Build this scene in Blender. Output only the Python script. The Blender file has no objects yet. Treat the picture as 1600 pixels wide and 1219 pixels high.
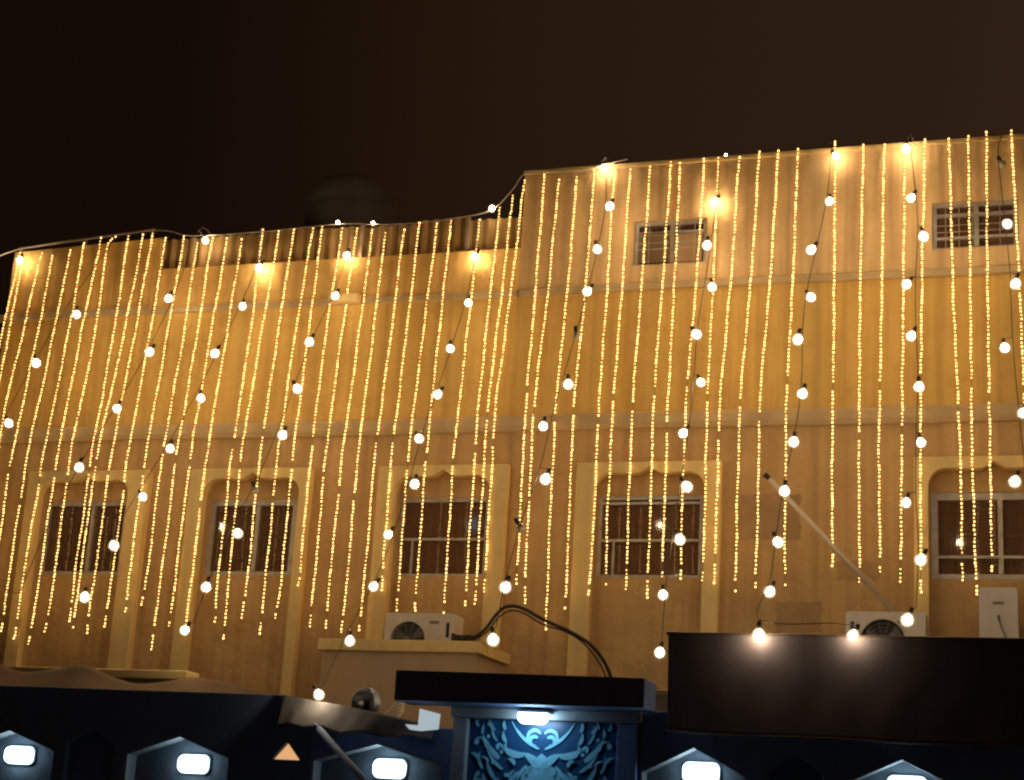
import bpy, bmesh, math, random
from mathutils import Vector, Matrix
from mathutils.geometry import tessellate_polygon

random.seed(11)
scene = bpy.context.scene
COL = scene.collection

# ------------------------------------------------------------------ camera
cam_data = bpy.data.cameras.new("camera")
cam_data.sensor_fit = 'HORIZONTAL'
cam_data.sensor_width = 36.0
cam_data.lens = 59.625
cam_data.clip_start = 0.1
cam_data.clip_end = 2000.0
cam = bpy.data.objects.new("camera", cam_data)
COL.objects.link(cam)
right = Vector((0.9478129, 0.3133485, 0.0588506))
upv = Vector((0.0296127, -0.2703069, 0.9623187))
fwd = Vector((-0.3174489, 0.9103554, 0.2654795))
m = Matrix((right, upv, -fwd)).transposed().to_4x4()
m.translation = Vector((0.0, -20.0, 1.6))
cam.matrix_world = m
scene.camera = cam

# ------------------------------------------------------------------ night sky
world = bpy.data.worlds.new("World")
scene.world = world
world.use_nodes = True
wn = world.node_tree
wn.nodes.clear()
w_out = wn.nodes.new("ShaderNodeOutputWorld")
w_bg = wn.nodes.new("ShaderNodeBackground")
sky = wn.nodes.new("ShaderNodeTexSky")
sky.sky_type = 'NISHITA'
sky.sun_disc = False
sky.sun_elevation = math.radians(-8.0)
sky.sun_rotation = math.radians(60.0)
sky_dim = wn.nodes.new("ShaderNodeVectorMath")
sky_dim.operation = 'SCALE'
sky_dim.inputs[3].default_value = 0.05
w_tc = wn.nodes.new("ShaderNodeTexCoord")
w_dot = wn.nodes.new("ShaderNodeVectorMath")          # town glow is stronger towards the right-hand side
w_dot.operation = 'DOT_PRODUCT'
w_dot.inputs[1].default_value = (0.93, 0.30, -0.10)
w_ramp = wn.nodes.new("ShaderNodeValToRGB")
w_ramp.color_ramp.elements[0].position = 0.36
w_ramp.color_ramp.elements[0].color = (0.0055, 0.0025, 0.0012, 1)
w_ramp.color_ramp.elements[1].position = 0.80
w_ramp.color_ramp.elements[1].color = (0.035, 0.0173, 0.0088, 1)
w_map = wn.nodes.new("ShaderNodeMapRange")
w_map.inputs[1].default_value = -1.0
w_map.inputs[2].default_value = 1.0
w_noise = wn.nodes.new("ShaderNodeTexNoise")
w_noise.inputs["Scale"].default_value = 2.2
w_noise.inputs["Detail"].default_value = 3.0
w_nm = wn.nodes.new("ShaderNodeMapRange")
w_nm.inputs[3].default_value = -0.06
w_nm.inputs[4].default_value = 0.06
w_addf = wn.nodes.new("ShaderNodeMath")
w_addf.operation = 'ADD'
w_add = wn.nodes.new("ShaderNodeVectorMath")
w_add.operation = 'ADD'
wl = wn.links
wl.new(w_tc.outputs["Generated"], w_dot.inputs[0])
wl.new(w_dot.outputs["Value"], w_map.inputs[0])
wl.new(w_tc.outputs["Generated"], w_noise.inputs["Vector"])
wl.new(w_noise.outputs[0], w_nm.inputs[0])
wl.new(w_map.outputs[0], w_addf.inputs[0])
wl.new(w_nm.outputs[0], w_addf.inputs[1])
wl.new(w_addf.outputs[0], w_ramp.inputs[0])
wl.new(sky.outputs[0], sky_dim.inputs[0])
wl.new(sky_dim.outputs[0], w_add.inputs[0])
wl.new(w_ramp.outputs[0], w_add.inputs[1])
wl.new(w_add.outputs[0], w_bg.inputs[0])
w_bg.inputs[1].default_value = 1.0
wl.new(w_bg.outputs[0], w_out.inputs[0])

scene.view_settings.view_transform = 'Standard'
scene.view_settings.look = 'None'
scene.view_settings.exposure = 0.35
scene.view_settings.gamma = 1.0
scene.view_settings.use_curve_mapping = False
scene.render.engine = 'CYCLES'
scene.cycles.use_denoising = True
scene.cycles.max_bounces = 5
scene.cycles.diffuse_bounces = 3
scene.cycles.glossy_bounces = 3
scene.cycles.transparent_max_bounces = 8
scene.cycles.sample_clamp_indirect = 4.0
scene.cycles.caustics_reflective = False
scene.cycles.caustics_refractive = False
scene.cycles.use_light_tree = True
scene.cycles.filter_width = 2.3      # the phone lens is soft

LED_STRENGTH = 3.7
BULB_STRENGTH = 112.0
COOL_STRENGTH = 11.0
GATE_STRENGTH = 24.0

LED_R = 0.0112      # metres

# ------------------------------------------------------------------ materials
def nt(name):
    mt = bpy.data.materials.new(name)
    mt.use_nodes = True
    n = mt.node_tree
    n.nodes.clear()
    o = n.nodes.new("ShaderNodeOutputMaterial")
    return mt, n, o


def mat(name, col, rough=0.7, var=0.12, scale=3.0, bump=0.0, bscale=60.0, metal=0.0, streak=0.0, spec=0.35, stain=None, wave=0.0):
    """Principled surface whose colour wanders gently in object space, with optional fine relief,
    rain streaks running down and blotchy stains."""
    mt, n, o = nt(name)
    L = n.links
    b = n.nodes.new("ShaderNodeBsdfPrincipled")
    b.inputs["Roughness"].default_value = rough
    b.inputs["Metallic"].default_value = metal
    b.inputs["Specular IOR Level"].default_value = spec
    tc = n.nodes.new("ShaderNodeTexCoord")
    nz = n.nodes.new("ShaderNodeTexNoise")
    nz.inputs["Scale"].default_value = scale
    nz.inputs["Detail"].default_value = 6.0
    nz.inputs["Roughness"].default_value = 0.6
    L.new(tc.outputs["Object"], nz.inputs["Vector"])
    rp = n.nodes.new("ShaderNodeValToRGB")
    rp.color_ramp.elements[0].position = 0.3
    rp.color_ramp.elements[1].position = 0.72
    rp.color_ramp.elements[0].color = tuple(c * (1 - var) for c in col) + (1,)
    rp.color_ramp.elements[1].color = tuple(min(1, c * (1 + var)) for c in col) + (1,)
    L.new(nz.outputs[0], rp.inputs[0])
    last = rp.outputs[0]
    if streak > 0:
        mp = n.nodes.new("ShaderNodeMapping")
        mp.inputs["Scale"].default_value = (5.0, 5.0, 0.22)
        L.new(tc.outputs["Object"], mp.inputs[0])
        ns = n.nodes.new("ShaderNodeTexNoise")
        ns.inputs["Scale"].default_value = 1.6
        ns.inputs["Detail"].default_value = 5.0
        L.new(mp.outputs[0], ns.inputs["Vector"])
        mr = n.nodes.new("ShaderNodeMapRange")
        mr.inputs[1].default_value = 0.42
        mr.inputs[2].default_value = 0.72
        mr.inputs[3].default_value = 0.0
        mr.inputs[4].default_value = streak
        L.new(ns.outputs[0], mr.inputs[0])
        mx = n.nodes.new("ShaderNodeMix")
        mx.data_type = 'RGBA'
        L.new(mr.outputs[0], mx.inputs[0])
        L.new(last, mx.inputs[6])
        mx.inputs[7].default_value = tuple(c * k for c, k in zip(col, (0.62, 0.55, 0.5))) + (1,)
        last = mx.outputs[2]
    if stain:
        n3 = n.nodes.new("ShaderNodeTexNoise")
        n3.inputs["Scale"].default_value = 0.9
        n3.inputs["Detail"].default_value = 7.0
        n3.inputs["Roughness"].default_value = 0.7
        L.new(tc.outputs["Object"], n3.inputs["Vector"])
        m3 = n.nodes.new("ShaderNodeMapRange")
        m3.inputs[1].default_value = 0.52
        m3.inputs[2].default_value = 0.7
        m3.inputs[3].default_value = 0.0
        m3.inputs[4].default_value = 0.55
        L.new(n3.outputs[0], m3.inputs[0])
        mx3 = n.nodes.new("ShaderNodeMix")
        mx3.data_type = 'RGBA'
        L.new(m3.outputs[0], mx3.inputs[0])
        L.new(last, mx3.inputs[6])
        mx3.inputs[7].default_value = tuple(stain) + (1,)
        last = mx3.outputs[2]
    L.new(last, b.inputs["Base Color"])
    if bump > 0:
        nb = n.nodes.new("ShaderNodeTexNoise")
        nb.inputs["Scale"].default_value = bscale
        nb.inputs["Detail"].default_value = 4.0
        L.new(tc.outputs["Object"], nb.inputs["Vector"])
        bp = n.nodes.new("ShaderNodeBump")
        bp.inputs["Strength"].default_value = bump
        bp.inputs["Distance"].default_value = 0.02
        L.new(nb.outputs[0], bp.inputs["Height"])
        if wave > 0:
            nw = n.nodes.new("ShaderNodeTexNoise")
            nw.inputs["Scale"].default_value = 3.2
            nw.inputs["Detail"].default_value = 3.0
            L.new(tc.outputs["Object"], nw.inputs["Vector"])
            bw = n.nodes.new("ShaderNodeBump")
            bw.inputs["Strength"].default_value = wave
            bw.inputs["Distance"].default_value = 0.12
            L.new(nw.outputs[0], bw.inputs["Height"])
            L.new(bw.outputs[0], bp.inputs["Normal"])
        L.new(bp.outputs[0], b.inputs["Normal"])
    L.new(b.outputs[0], o.inputs[0])
    return mt


def emit(name, col, strength):
    mt, n, o = nt(name)
    e = n.nodes.new("ShaderNodeEmission")
    e.inputs[0].default_value = tuple(col) + (1,)
    e.inputs[1].default_value = strength
    n.links.new(e.outputs[0], o.inputs[0])
    return mt


def glass(name, tint, see=0.45):
    mt, n, o = nt(name)
    L = n.links
    d = n.nodes.new("ShaderNodeBsdfDiffuse")
    d.inputs[0].default_value = tuple(tint) + (1,)
    t = n.nodes.new("ShaderNodeBsdfTransparent")
    t.inputs[0].default_value = (0.80, 0.74, 0.68, 1)
    g = n.nodes.new("ShaderNodeBsdfGlossy")
    g.inputs["Roughness"].default_value = 0.06
    a = n.nodes.new("ShaderNodeMixShader")
    a.inputs[0].default_value = see
    L.new(d.outputs[0], a.inputs[1])
    L.new(t.outputs[0], a.inputs[2])
    f = n.nodes.new("ShaderNodeFresnel")
    f.inputs[0].default_value = 1.5
    c = n.nodes.new("ShaderNodeMixShader")
    L.new(f.outputs[0], c.inputs[0])
    L.new(a.outputs[0], c.inputs[1])
    L.new(g.outputs[0], c.inputs[2])
    L.new(c.outputs[0], o.inputs[0])
    return mt


def halo(name, col, strength, amount):
    """see-through shell with weak emission of its own, imitating the halo around a bulb"""
    mt, n, o = nt(name)
    e = n.nodes.new("ShaderNodeEmission")
    e.inputs[0].default_value = tuple(col) + (1,)
    e.inputs[1].default_value = strength
    t = n.nodes.new("ShaderNodeBsdfTransparent")
    x = n.nodes.new("ShaderNodeMixShader")
    x.inputs[0].default_value = amount
    n.links.new(t.outputs[0], x.inputs[1])
    n.links.new(e.outputs[0], x.inputs[2])
    n.links.new(x.outputs[0], o.inputs[0])
    return mt


M = {
    'plaster': mat('ochre_plaster', (0.65, 0.395, 0.105), 0.85, 0.10, 1.1, 0.35, 45, streak=0.6, stain=(0.47, 0.265, 0.065), wave=0.5),
    'parapet': mat('peach_plaster', (0.70, 0.455, 0.205), 0.85, 0.10, 1.1, 0.35, 45, streak=0.75, stain=(0.50, 0.29, 0.10), wave=0.5),
    'parapet_left': mat('orange_ochre_plaster', (0.70, 0.42, 0.125), 0.85, 0.10, 1.1, 0.35, 45, streak=0.6, stain=(0.46, 0.25, 0.07), wave=0.5),
    'course': mat('dull_stone_band', (0.50, 0.345, 0.17), 0.85, 0.10, 2.0, 0.3, 45, streak=0.2),
    'lower': mat('brown_ochre_plaster', (0.52, 0.32, 0.13), 0.85, 0.12, 1.1, 0.35, 45, streak=0.6, stain=(0.33, 0.20, 0.085), wave=0.5),
    'trim': mat('pale_ochre_plaster', (0.74, 0.515, 0.205), 0.8, 0.08, 2.0, 0.3, 50, streak=0.3, stain=(0.54, 0.36, 0.14)),
    'patch': mat('grey_cement_patch', (0.37, 0.22, 0.10), 0.9, 0.18, 4.0, 0.5, 40, stain=(0.27, 0.20, 0.15)),
    'porch': mat('dull_tan_plaster', (0.47, 0.31, 0.17), 0.85, 0.10, 1.5, 0.3, 45, streak=0.25, stain=(0.40, 0.29, 0.20)),
    'roof': mat('roof_screed', (0.22, 0.19, 0.16), 0.9, 0.2, 2.0, 0.3, 20),
    'sheet': mat('brown_corrugated_sheet', (0.36, 0.215, 0.075), 0.6, 0.2, 2.0, 0.1, 30, metal=0.1, streak=0.4),
    'rail': mat('weathered_rail', (0.40, 0.29, 0.2), 0.5, 0.2, 8, metal=0.3),
    'alu': mat('grey_aluminium_frame', (0.42, 0.36, 0.30), 0.45, 0.25, 9.0, metal=0.25),
    'iron': mat('dark_iron', (0.12, 0.075, 0.045), 0.55, 0.25, 12, metal=0.4),
    'curtain': mat('dark_curtain', (0.45, 0.255, 0.145), 0.95, 0.35, 5.0, streak=0.5),
    'glass': glass('window_glass', (0.24, 0.125, 0.065), 0.55),
    'acwhite': mat('yellowed_white_enamel', (0.60, 0.51, 0.42), 0.45, 0.06, 5.0, streak=0.25),
    'acgrey': mat('fan_grille_grey', (0.16, 0.14, 0.13), 0.5, 0.1, 6.0),
    'black': mat('black_rubber', (0.02, 0.017, 0.015), 0.55, 0.15, 9.0),
    'cable': mat('bulb_cable', (0.05, 0.032, 0.02), 0.6, 0.1, 9.0),
    'ledwire': mat('clear_led_wire', (0.22, 0.14, 0.06), 0.35, 0.1, 9.0),
    'tankm': mat('cream_tank', (0.42, 0.37, 0.34), 0.55, 0.08, 2.0, streak=0.3),
    'navy': mat('slate_blue_wall', (0.15, 0.25, 0.50), 0.8, 0.16, 1.4, 0.4, 50, streak=0.35, stain=(0.13, 0.19, 0.34)),
    'greyfr': mat('pale_grey_gate_frame', (0.28, 0.30, 0.32), 0.6, 0.1, 3.0, 0.2, 50),
    'slab': mat('dark_canopy_slab', (0.15, 0.20, 0.36), 0.7, 0.2, 2.0, 0.3, 40, streak=0.3),
    'screen': mat('dark_brown_screen_cloth', (0.12, 0.10, 0.11), 0.97, 0.2, 1.3, 0.0, 30, streak=0.35, spec=0.08),
    'tarp': mat('brown_tarpaulin', (0.17, 0.10, 0.05), 0.95, 0.18, 2.0, 0.3, 12),
    'tarp2': mat('dark_tarpaulin', (0.13, 0.125, 0.13), 0.95, 0.2, 2.0, 0.3, 12, spec=0.1),
    'panel': mat('deep_blue_gate_panel', (0.012, 0.055, 0.14), 0.35, 0.15, 4.0),
    'scroll': mat('light_blue_gate_scroll', (0.20, 0.50, 0.68), 0.4, 0.2, 14.0),
    'white': mat('white_enamel', (0.72, 0.74, 0.75), 0.5, 0.05, 4.0),
    'dish': mat('grey_dish_metal', (0.40, 0.42, 0.45), 0.4, 0.15, 5.0, metal=0.4),
    'pole': mat('galvanised_pole', (0.60, 0.48, 0.36), 0.4, 0.15, 12.0, metal=0.3),
    'asphalt': mat('asphalt', (0.05, 0.05, 0.052), 0.9, 0.25, 1.5, 0.6, 90),
    'paving': mat('concrete_paving', (0.34, 0.34, 0.34), 0.85, 0.15, 1.2, 0.4, 60),
    'unlit': mat('dead_bulb_glass', (0.62, 0.50, 0.36), 0.15, 0.05, 9.0, spec=0.6),
    'led': emit('led_glow', (1.0, 0.57, 0.17), LED_STRENGTH),
    'bulb': emit('bulb_glow', (1.0, 0.78, 0.50), BULB_STRENGTH),
    'gatelamp': emit('gate_lamp_glow', (0.55, 0.84, 1.0), GATE_STRENGTH),
    'halo': halo('bulb_halo_shell', (1.0, 0.72, 0.40), 1.1, 0.30),
    'cool': emit('cool_lamp_glow', (0.62, 0.86, 1.0), COOL_STRENGTH),
    'warmglow': emit('warm_opening_glow', (1.0, 0.52, 0.22), 0.62),  # emission imitating warm light seen through the triangular opening
    'boxglow': emit('glowing_white_box_face', (0.72, 0.86, 0.95), 0.42),  # emission added to brighten the box faces, no lamp inside
}

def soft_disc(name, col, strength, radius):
    """painted glow, brightest in the middle and fading to the rim, with no lamp behind"""
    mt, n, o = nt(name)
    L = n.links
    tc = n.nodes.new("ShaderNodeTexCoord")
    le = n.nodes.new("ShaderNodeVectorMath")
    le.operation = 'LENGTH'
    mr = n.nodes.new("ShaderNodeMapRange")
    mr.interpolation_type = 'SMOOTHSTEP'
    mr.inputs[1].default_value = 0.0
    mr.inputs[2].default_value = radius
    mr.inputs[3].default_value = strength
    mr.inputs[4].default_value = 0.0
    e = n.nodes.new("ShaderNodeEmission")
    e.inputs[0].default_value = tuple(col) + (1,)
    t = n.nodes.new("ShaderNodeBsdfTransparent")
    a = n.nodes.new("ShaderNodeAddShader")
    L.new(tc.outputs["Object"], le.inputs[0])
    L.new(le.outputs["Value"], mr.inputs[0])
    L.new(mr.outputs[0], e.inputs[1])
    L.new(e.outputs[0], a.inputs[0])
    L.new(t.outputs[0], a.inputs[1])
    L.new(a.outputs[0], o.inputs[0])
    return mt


M['blue'] = soft_disc('blue_pane_glow', (0.12, 0.36, 0.62), 0.30, 0.17)
M['nicheback'] = mat('shaded_grey_niche', (0.11, 0.14, 0.17), 0.85, 0.2, 3.0, 0.3, 40, streak=0.3)  # darker than the lining: shade away from the lamp put into the colour

# ------------------------------------------------------------------ mesh helpers
class MB:
    def __init__(self):
        self.v, self.f = [], []

    def add(self, v, f):
        k = len(self.v)
        self.v += [tuple(p) for p in v]
        self.f += [tuple(i + k for i in q) for q in f]
        return self

    def box(self, a, b):
        (x0, y0, z0), (x1, y1, z1) = a, b
        v = [(x0, y0, z0), (x1, y0, z0), (x1, y1, z0), (x0, y1, z0), (x0, y0, z1), (x1, y0, z1), (x1, y1, z1), (x0, y1, z1)]
        return self.add(v, [(0, 1, 5, 4), (1, 2, 6, 5), (2, 3, 7, 6), (3, 0, 4, 7), (4, 5, 6, 7), (3, 2, 1, 0)])

    def tube(self, pts, r, n=6, r2=None):
        pts = [Vector(p) for p in pts]
        N = len(pts)
        base = []
        prev = None
        for i, p in enumerate(pts):
            d = (pts[min(i + 1, N - 1)] - pts[max(i - 1, 0)])
            if d.length < 1e-9:
                d = Vector((0, 0, 1))
            d.normalize()
            if prev is None:
                a = Vector((0, 1, 0)) if abs(d.y) < 0.9 else Vector((1, 0, 0))
            else:
                a = prev
            u = d.cross(a)
            u.normalize()
            w = u.cross(d)
            prev = w
            rr = r if r2 is None else r + (r2 - r) * i / max(1, N - 1)
            for k in range(n):
                t = 2 * math.pi * k / n
                base.append(p + (u * math.cos(t) + w * math.sin(t)) * rr)
        f = []
        for i in range(N - 1):
            for k in range(n):
                a0, a1 = i * n + k, i * n + (k + 1) % n
                f.append((a0, a1, a1 + n, a0 + n))
        f.append(tuple(range(n))[::-1])
        f.append(tuple((N - 1) * n + k for k in range(n)))
        return self.add(base, f)

    def lathe(self, prof, n=24, axis='Z', at=(0, 0, 0)):
        """prof: list of (radius, height)"""
        v, f = [], []
        for r, h in prof:
            for k in range(n):
                t = 2 * math.pi * k / n
                a, b = r * math.cos(t), r * math.sin(t)
                if axis == 'Z':
                    p = (a, b, h)
                elif axis == 'Y':
                    p = (a, h, b)
                else:
                    p = (h, a, b)
                v.append((p[0] + at[0], p[1] + at[1], p[2] + at[2]))
        for i in range(len(prof) - 1):
            for k in range(n):
                f.append((i * n + k, i * n + (k + 1) % n, (i + 1) * n + (k + 1) % n, (i + 1) * n + k))
        f.append(tuple(range(n))[::-1])
        f.append(tuple((len(prof) - 1) * n + k for k in range(n)))
        return self.add(v, f)

    def slab(self, poly, y0, y1, holes=()):
        """Solid plate with outline poly [(x, z)] from y0 (front) to y1 (back); each hole is
        (outline, depth) with depth None for one that goes right through."""
        loops = [list(poly)] + [list(h[0]) for h in holes]
        tri = tessellate_polygon([[Vector((x, z, 0)) for x, z in lp] for lp in loops])
        flat = [p for lp in loops for p in lp]
        k = len(self.v)
        self.v += [(x, y0, z) for x, z in flat]
        self.f += [tuple(i + k for i in t) for t in tri]
        through = [lp for lp, h in zip(loops[1:], holes) if h[1] is None]
        bl = [loops[0]] + through
        tri = tessellate_polygon([[Vector((x, z, 0)) for x, z in lp] for lp in bl])
        bf = [p for lp in bl for p in lp]
        k = len(self.v)
        self.v += [(x, y1, z) for x, z in bf]
        self.f += [tuple(i + k for i in t[::-1]) for t in tri]

        def ring(lp, ya, yb):
            k = len(self.v)
            n = len(lp)
            self.v += [(x, ya, z) for x, z in lp] + [(x, yb, z) for x, z in lp]
            self.f += [(k + i, k + (i + 1) % n, k + n + (i + 1) % n, k + n + i) for i in range(n)]
        ring(loops[0], y0, y1)
        for lp, h in zip(loops[1:], holes):
            d = (y1 - y0) if h[1] is None else h[1]
            ring(lp, y0, y0 + d)
            if h[1] is not None:
                k = len(self.v)
                self.v += [(x, y0 + d, z) for x, z in lp]
                t3 = tessellate_polygon([[Vector((x, z, 0)) for x, z in lp]])
                self.f += [tuple(i + k for i in t) for t in t3]
        return self

    def mesh(self, name, material, smooth=False):
        me = bpy.data.meshes.new(name)
        me.from_pydata(self.v, [], self.f)
        me.update()
        bm = bmesh.new()
        bm.from_mesh(me)
        bmesh.ops.remove_doubles(bm, verts=bm.verts, dist=1e-5)
        bmesh.ops.recalc_face_normals(bm, faces=bm.faces)
        bm.to_mesh(me)
        bm.free()
        me.materials.append(M[material])
        if smooth:
            for p in me.polygons:
                p.use_smooth = True
        return me

    def build(self, name, material, parent=None, bevel=0.0, smooth=False, seg=2):
        return link(name, self.mesh(name, material, smooth), parent, bevel, seg)


def link(name, me, parent=None, bevel=0.0, seg=2):
    o = bpy.data.objects.new(name, me)
    COL.objects.link(o)
    if parent is not None:
        o.parent = parent
    if bevel > 0:
        md = o.modifiers.new("bevel", 'BEVEL')
        md.width = bevel
        md.segments = seg
        md.limit_method = 'ANGLE'
    return o


def tag(o, label=None, cat=None, group=None, kind=None):
    if label:
        o["label"] = label
    if cat:
        o["category"] = cat
    if group:
        o["group"] = group
    if kind:
        o["kind"] = kind
    return o


def thing(name, label, cat, loc=(0, 0, 0), group=None):
    o = bpy.data.objects.new(name, None)
    o.empty_display_size = 0.2
    COL.objects.link(o)
    o.location = loc
    return tag(o, label, cat, group)


def rounded(x0, x1, z0, z1, r, n=5):
    out = []
    for cx, cz, a0 in ((x1 - r, z0 + r, -90), (x1 - r, z1 - r, 0), (x0 + r, z1 - r, 90), (x0 + r, z0 + r, 180)):
        for k in range(n + 1):
            a = math.radians(a0 + 90 * k / n)
            out.append((cx + r * math.cos(a), cz + r * math.sin(a)))
    return out


def smooth_path(pts, n=6):
    """Catmull-Rom through the points"""
    P = [Vector(p) for p in pts]
    out = []
    for i in range(len(P) - 1):
        p0, p1, p2, p3 = P[max(i - 1, 0)], P[i], P[i + 1], P[min(i + 2, len(P) - 1)]
        for k in range(n):
            t = k / n
            out.append(0.5 * ((2 * p1) + (p2 - p0) * t + (2 * p0 - 5 * p1 + 4 * p2 - p3) * t * t + (3 * p1 - p0 - 3 * p2 + p3) * t ** 3))
    out.append(P[-1])
    return out


# ------------------------------------------------------------------ ground
def sheet(name, x0, x1, y0, y1, z, material):
    o = MB().add([(x0, y0, z), (x1, y0, z), (x1, y1, z), (x0, y1, z)], [(0, 1, 2, 3)]).build(name, material)
    return tag(o, kind='structure')


sheet('ground', -400, 400, -400, 400, -0.02, 'paving')
sheet('street', -200, 200, -30, -7.0, -0.012, 'asphalt')
tag(MB().box((-200, -7.0, -0.1), (200, -4.9, 0.12)).build('pavement', 'paving', bevel=0.02), kind='structure')
sheet('courtyard', -16, 6, -4.2, -0.02, 0.004, 'paving')

# ------------------------------------------------------------------ the house
house = thing('house', 'ochre plastered two-storey house hung all over with light strings', 'house', (-7, 0, 0))
house.location = (0, 0, 0)
XL, XR = -14.88, 5.5
STEP = -6.97
SURROUNDS = [(-14.02, -12.10), (-11.46, -9.67), (-8.70, -6.92), (-6.01, -4.17), (-1.88, -0.05)]
WINDOWS = [(-13.80, -12.50), (-11.22, -9.92), (-8.44, -7.21), (-5.76, -4.43), (-1.71, -0.27)]
WZ0, WZ1 = 5.01, 6.03
SMALL = [(-5.43, -4.47), (-1.66, -0.64)]
SZ0, SZ1 = 9.05, 9.66
RECESS = 0.10


def rect(x0, x1, z0, z1):
    return [(x0, z0), (x1, z0), (x1, z1), (x0, z1)]


MB().slab([(XL, 8.76), (STEP - 0.001, 8.76), (STEP - 0.001, 9.39), (-12.44, 9.39), (-12.44, 9.87), (XL, 9.79)], 0.0, 0.25).build('parapet', 'parapet_left', house)
MB().slab([(STEP, 8.76), (XR, 8.76), (XR, 10.50), (STEP, 10.42)], 0.0, 0.25, [(rect(a, b, SZ0, SZ1), None) for a, b in SMALL]).build('parapet', 'parapet', house)
MB().box((XL, 0.0, 6.951), (XR, 0.25, 8.758)).build('wall', 'plaster', house)
JAMBS = [(0.21, 0.30), (0.225, 0.15), (0.245, 0.225), (0.24, 0.205), (0.165, 0.17)]


def arch(a, b, jl, jr, z0):
    """inside outline of a window surround: rounded shoulders and a small cusp in the middle"""
    ia, ib = a + jl, b - jr
    c = (ia + ib) / 2
    zt = 6.285
    r = 0.21
    p = [(ia, z0), (ia, zt - r)]
    for k in range(1, 7):
        t = math.radians(180 - 90 * k / 6)
        p.append((ia + r + r * math.cos(t), zt - r + r * math.sin(t)))
    p += [(c - 0.22, zt - 0.012), (c - 0.13, zt - 0.005), (c - 0.06, zt + 0.035), (c, zt + 0.075), (c + 0.06, zt + 0.035), (c + 0.13, zt - 0.005), (c + 0.22, zt - 0.012)]
    for k in range(0, 7):
        t = math.radians(90 - 90 * k / 6)
        p.append((ib - r + r * math.cos(t), zt - r + r * math.sin(t)))
    p.append((ib, z0))
    return p


recesses = [(arch(a, b, jl, jr, 2.6), None) for (a, b), (jl, jr) in zip(SURROUNDS, JAMBS)]
MB().slab(rect(XL, XR, 0, 6.949), 0.0, 0.25, recesses).build('wall', 'lower', house)
for (a, b), (wa, wb_) in zip(SURROUNDS, WINDOWS):
    MB().slab(rect(a + 0.02, b - 0.02, 2.5, 6.45), RECESS, 0.249, [(rect(wa, wb_, WZ0, WZ1), None)]).build('recessed_panel', 'lower', house)
side = MB()
side.box((XL, 0.25, 0), (XL + 0.25, 11, 9.79))
side.box((XR - 0.25, 0.25, 0), (XR, 11, 10.5))
side.box((XL + 0.25, 10.75, 0), (XR - 0.25, 11, 9.6))
side.box((STEP, 0.25, 9.0), (STEP + 0.25, 10.75, 10.42))
side.build('rear_wall', 'plaster', house)
rf = MB().box((XL + 0.25, 0.25, 8.75), (STEP, 10.75, 8.95))
rf.box((STEP + 0.25, 0.25, 10.15), (XR - 0.25, 10.75, 10.3))
rf.build('roof', 'roof', house)
MB().box((XL + 0.25, 0.25, 3.35), (XR - 0.25, 10.75, 3.5)).build('floor_slab', 'roof', house)


def moulding(name, x0, x1, prof, material, wob=0.0):
    """prof: (y, z) outline swept along x, with a slightly uneven hand-trowelled run"""
    n = max(2, int((x1 - x0) / 0.5))
    b = MB()
    v, f = [], []
    for i in range(n + 1):
        x = x0 + (x1 - x0) * i / n
        dz = wob * math.sin(i * 1.7 + x) * 0.6 + wob * math.sin(i * 0.43)
        v += [(x, y, z + dz) for y, z in prof]
    k = len(prof)
    for i in range(n):
        for j in range(k):
            f.append((i * k + j, i * k + (j + 1) % k, (i + 1) * k + (j + 1) % k, (i + 1) * k + j))
    f.append(tuple(range(k)))
    f.append(tuple(n * k + j for j in range(k))[::-1])
    b.add(v, f)
    return b.build(name, material, house)


moulding('string_course', XL - 0.03, XR, [(0.003, 6.86), (-0.05, 6.87), (-0.085, 6.93), (-0.085, 7.03), (-0.05, 7.07), (0.003, 7.09)], 'course', 0.008)
moulding('cornice', XL - 0.07, -12.43, [(0.003, 8.70), (-0.07, 8.71), (-0.075, 8.80), (0.003, 8.83)], 'course', 0.006)
moulding('cornice', -12.40, STEP, [(0.003, 8.70), (-0.045, 8.71), (-0.05, 8.785), (0.003, 8.81)], 'course', 0.006)
moulding('cornice', STEP + 0.03, XR, [(0.003, 8.695), (-0.055, 8.70), (-0.06, 8.78), (0.003, 8.82)], 'course', 0.008)
MB().box((-9.66, -0.13, 8.715), (-9.2, 0.002, 8.83)).build('cornice_block', 'trim', house, bevel=0.008)
MB().box((STEP - 0.02, -0.02, 10.43), (XR, 0.27, 10.49)).build('parapet_coping', 'trim', house, bevel=0.01)

for (a, b), (jl, jr) in zip(SURROUNDS, JAMBS):
    poly = [(a, 0.0), (a, 6.42), (b, 6.42), (b, 0.0)] + arch(a, b, jl, jr, 0.0)[::-1]
    MB().slab(poly, -0.13, -0.002).build('window_surround', 'trim', house, bevel=0.012)


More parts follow.
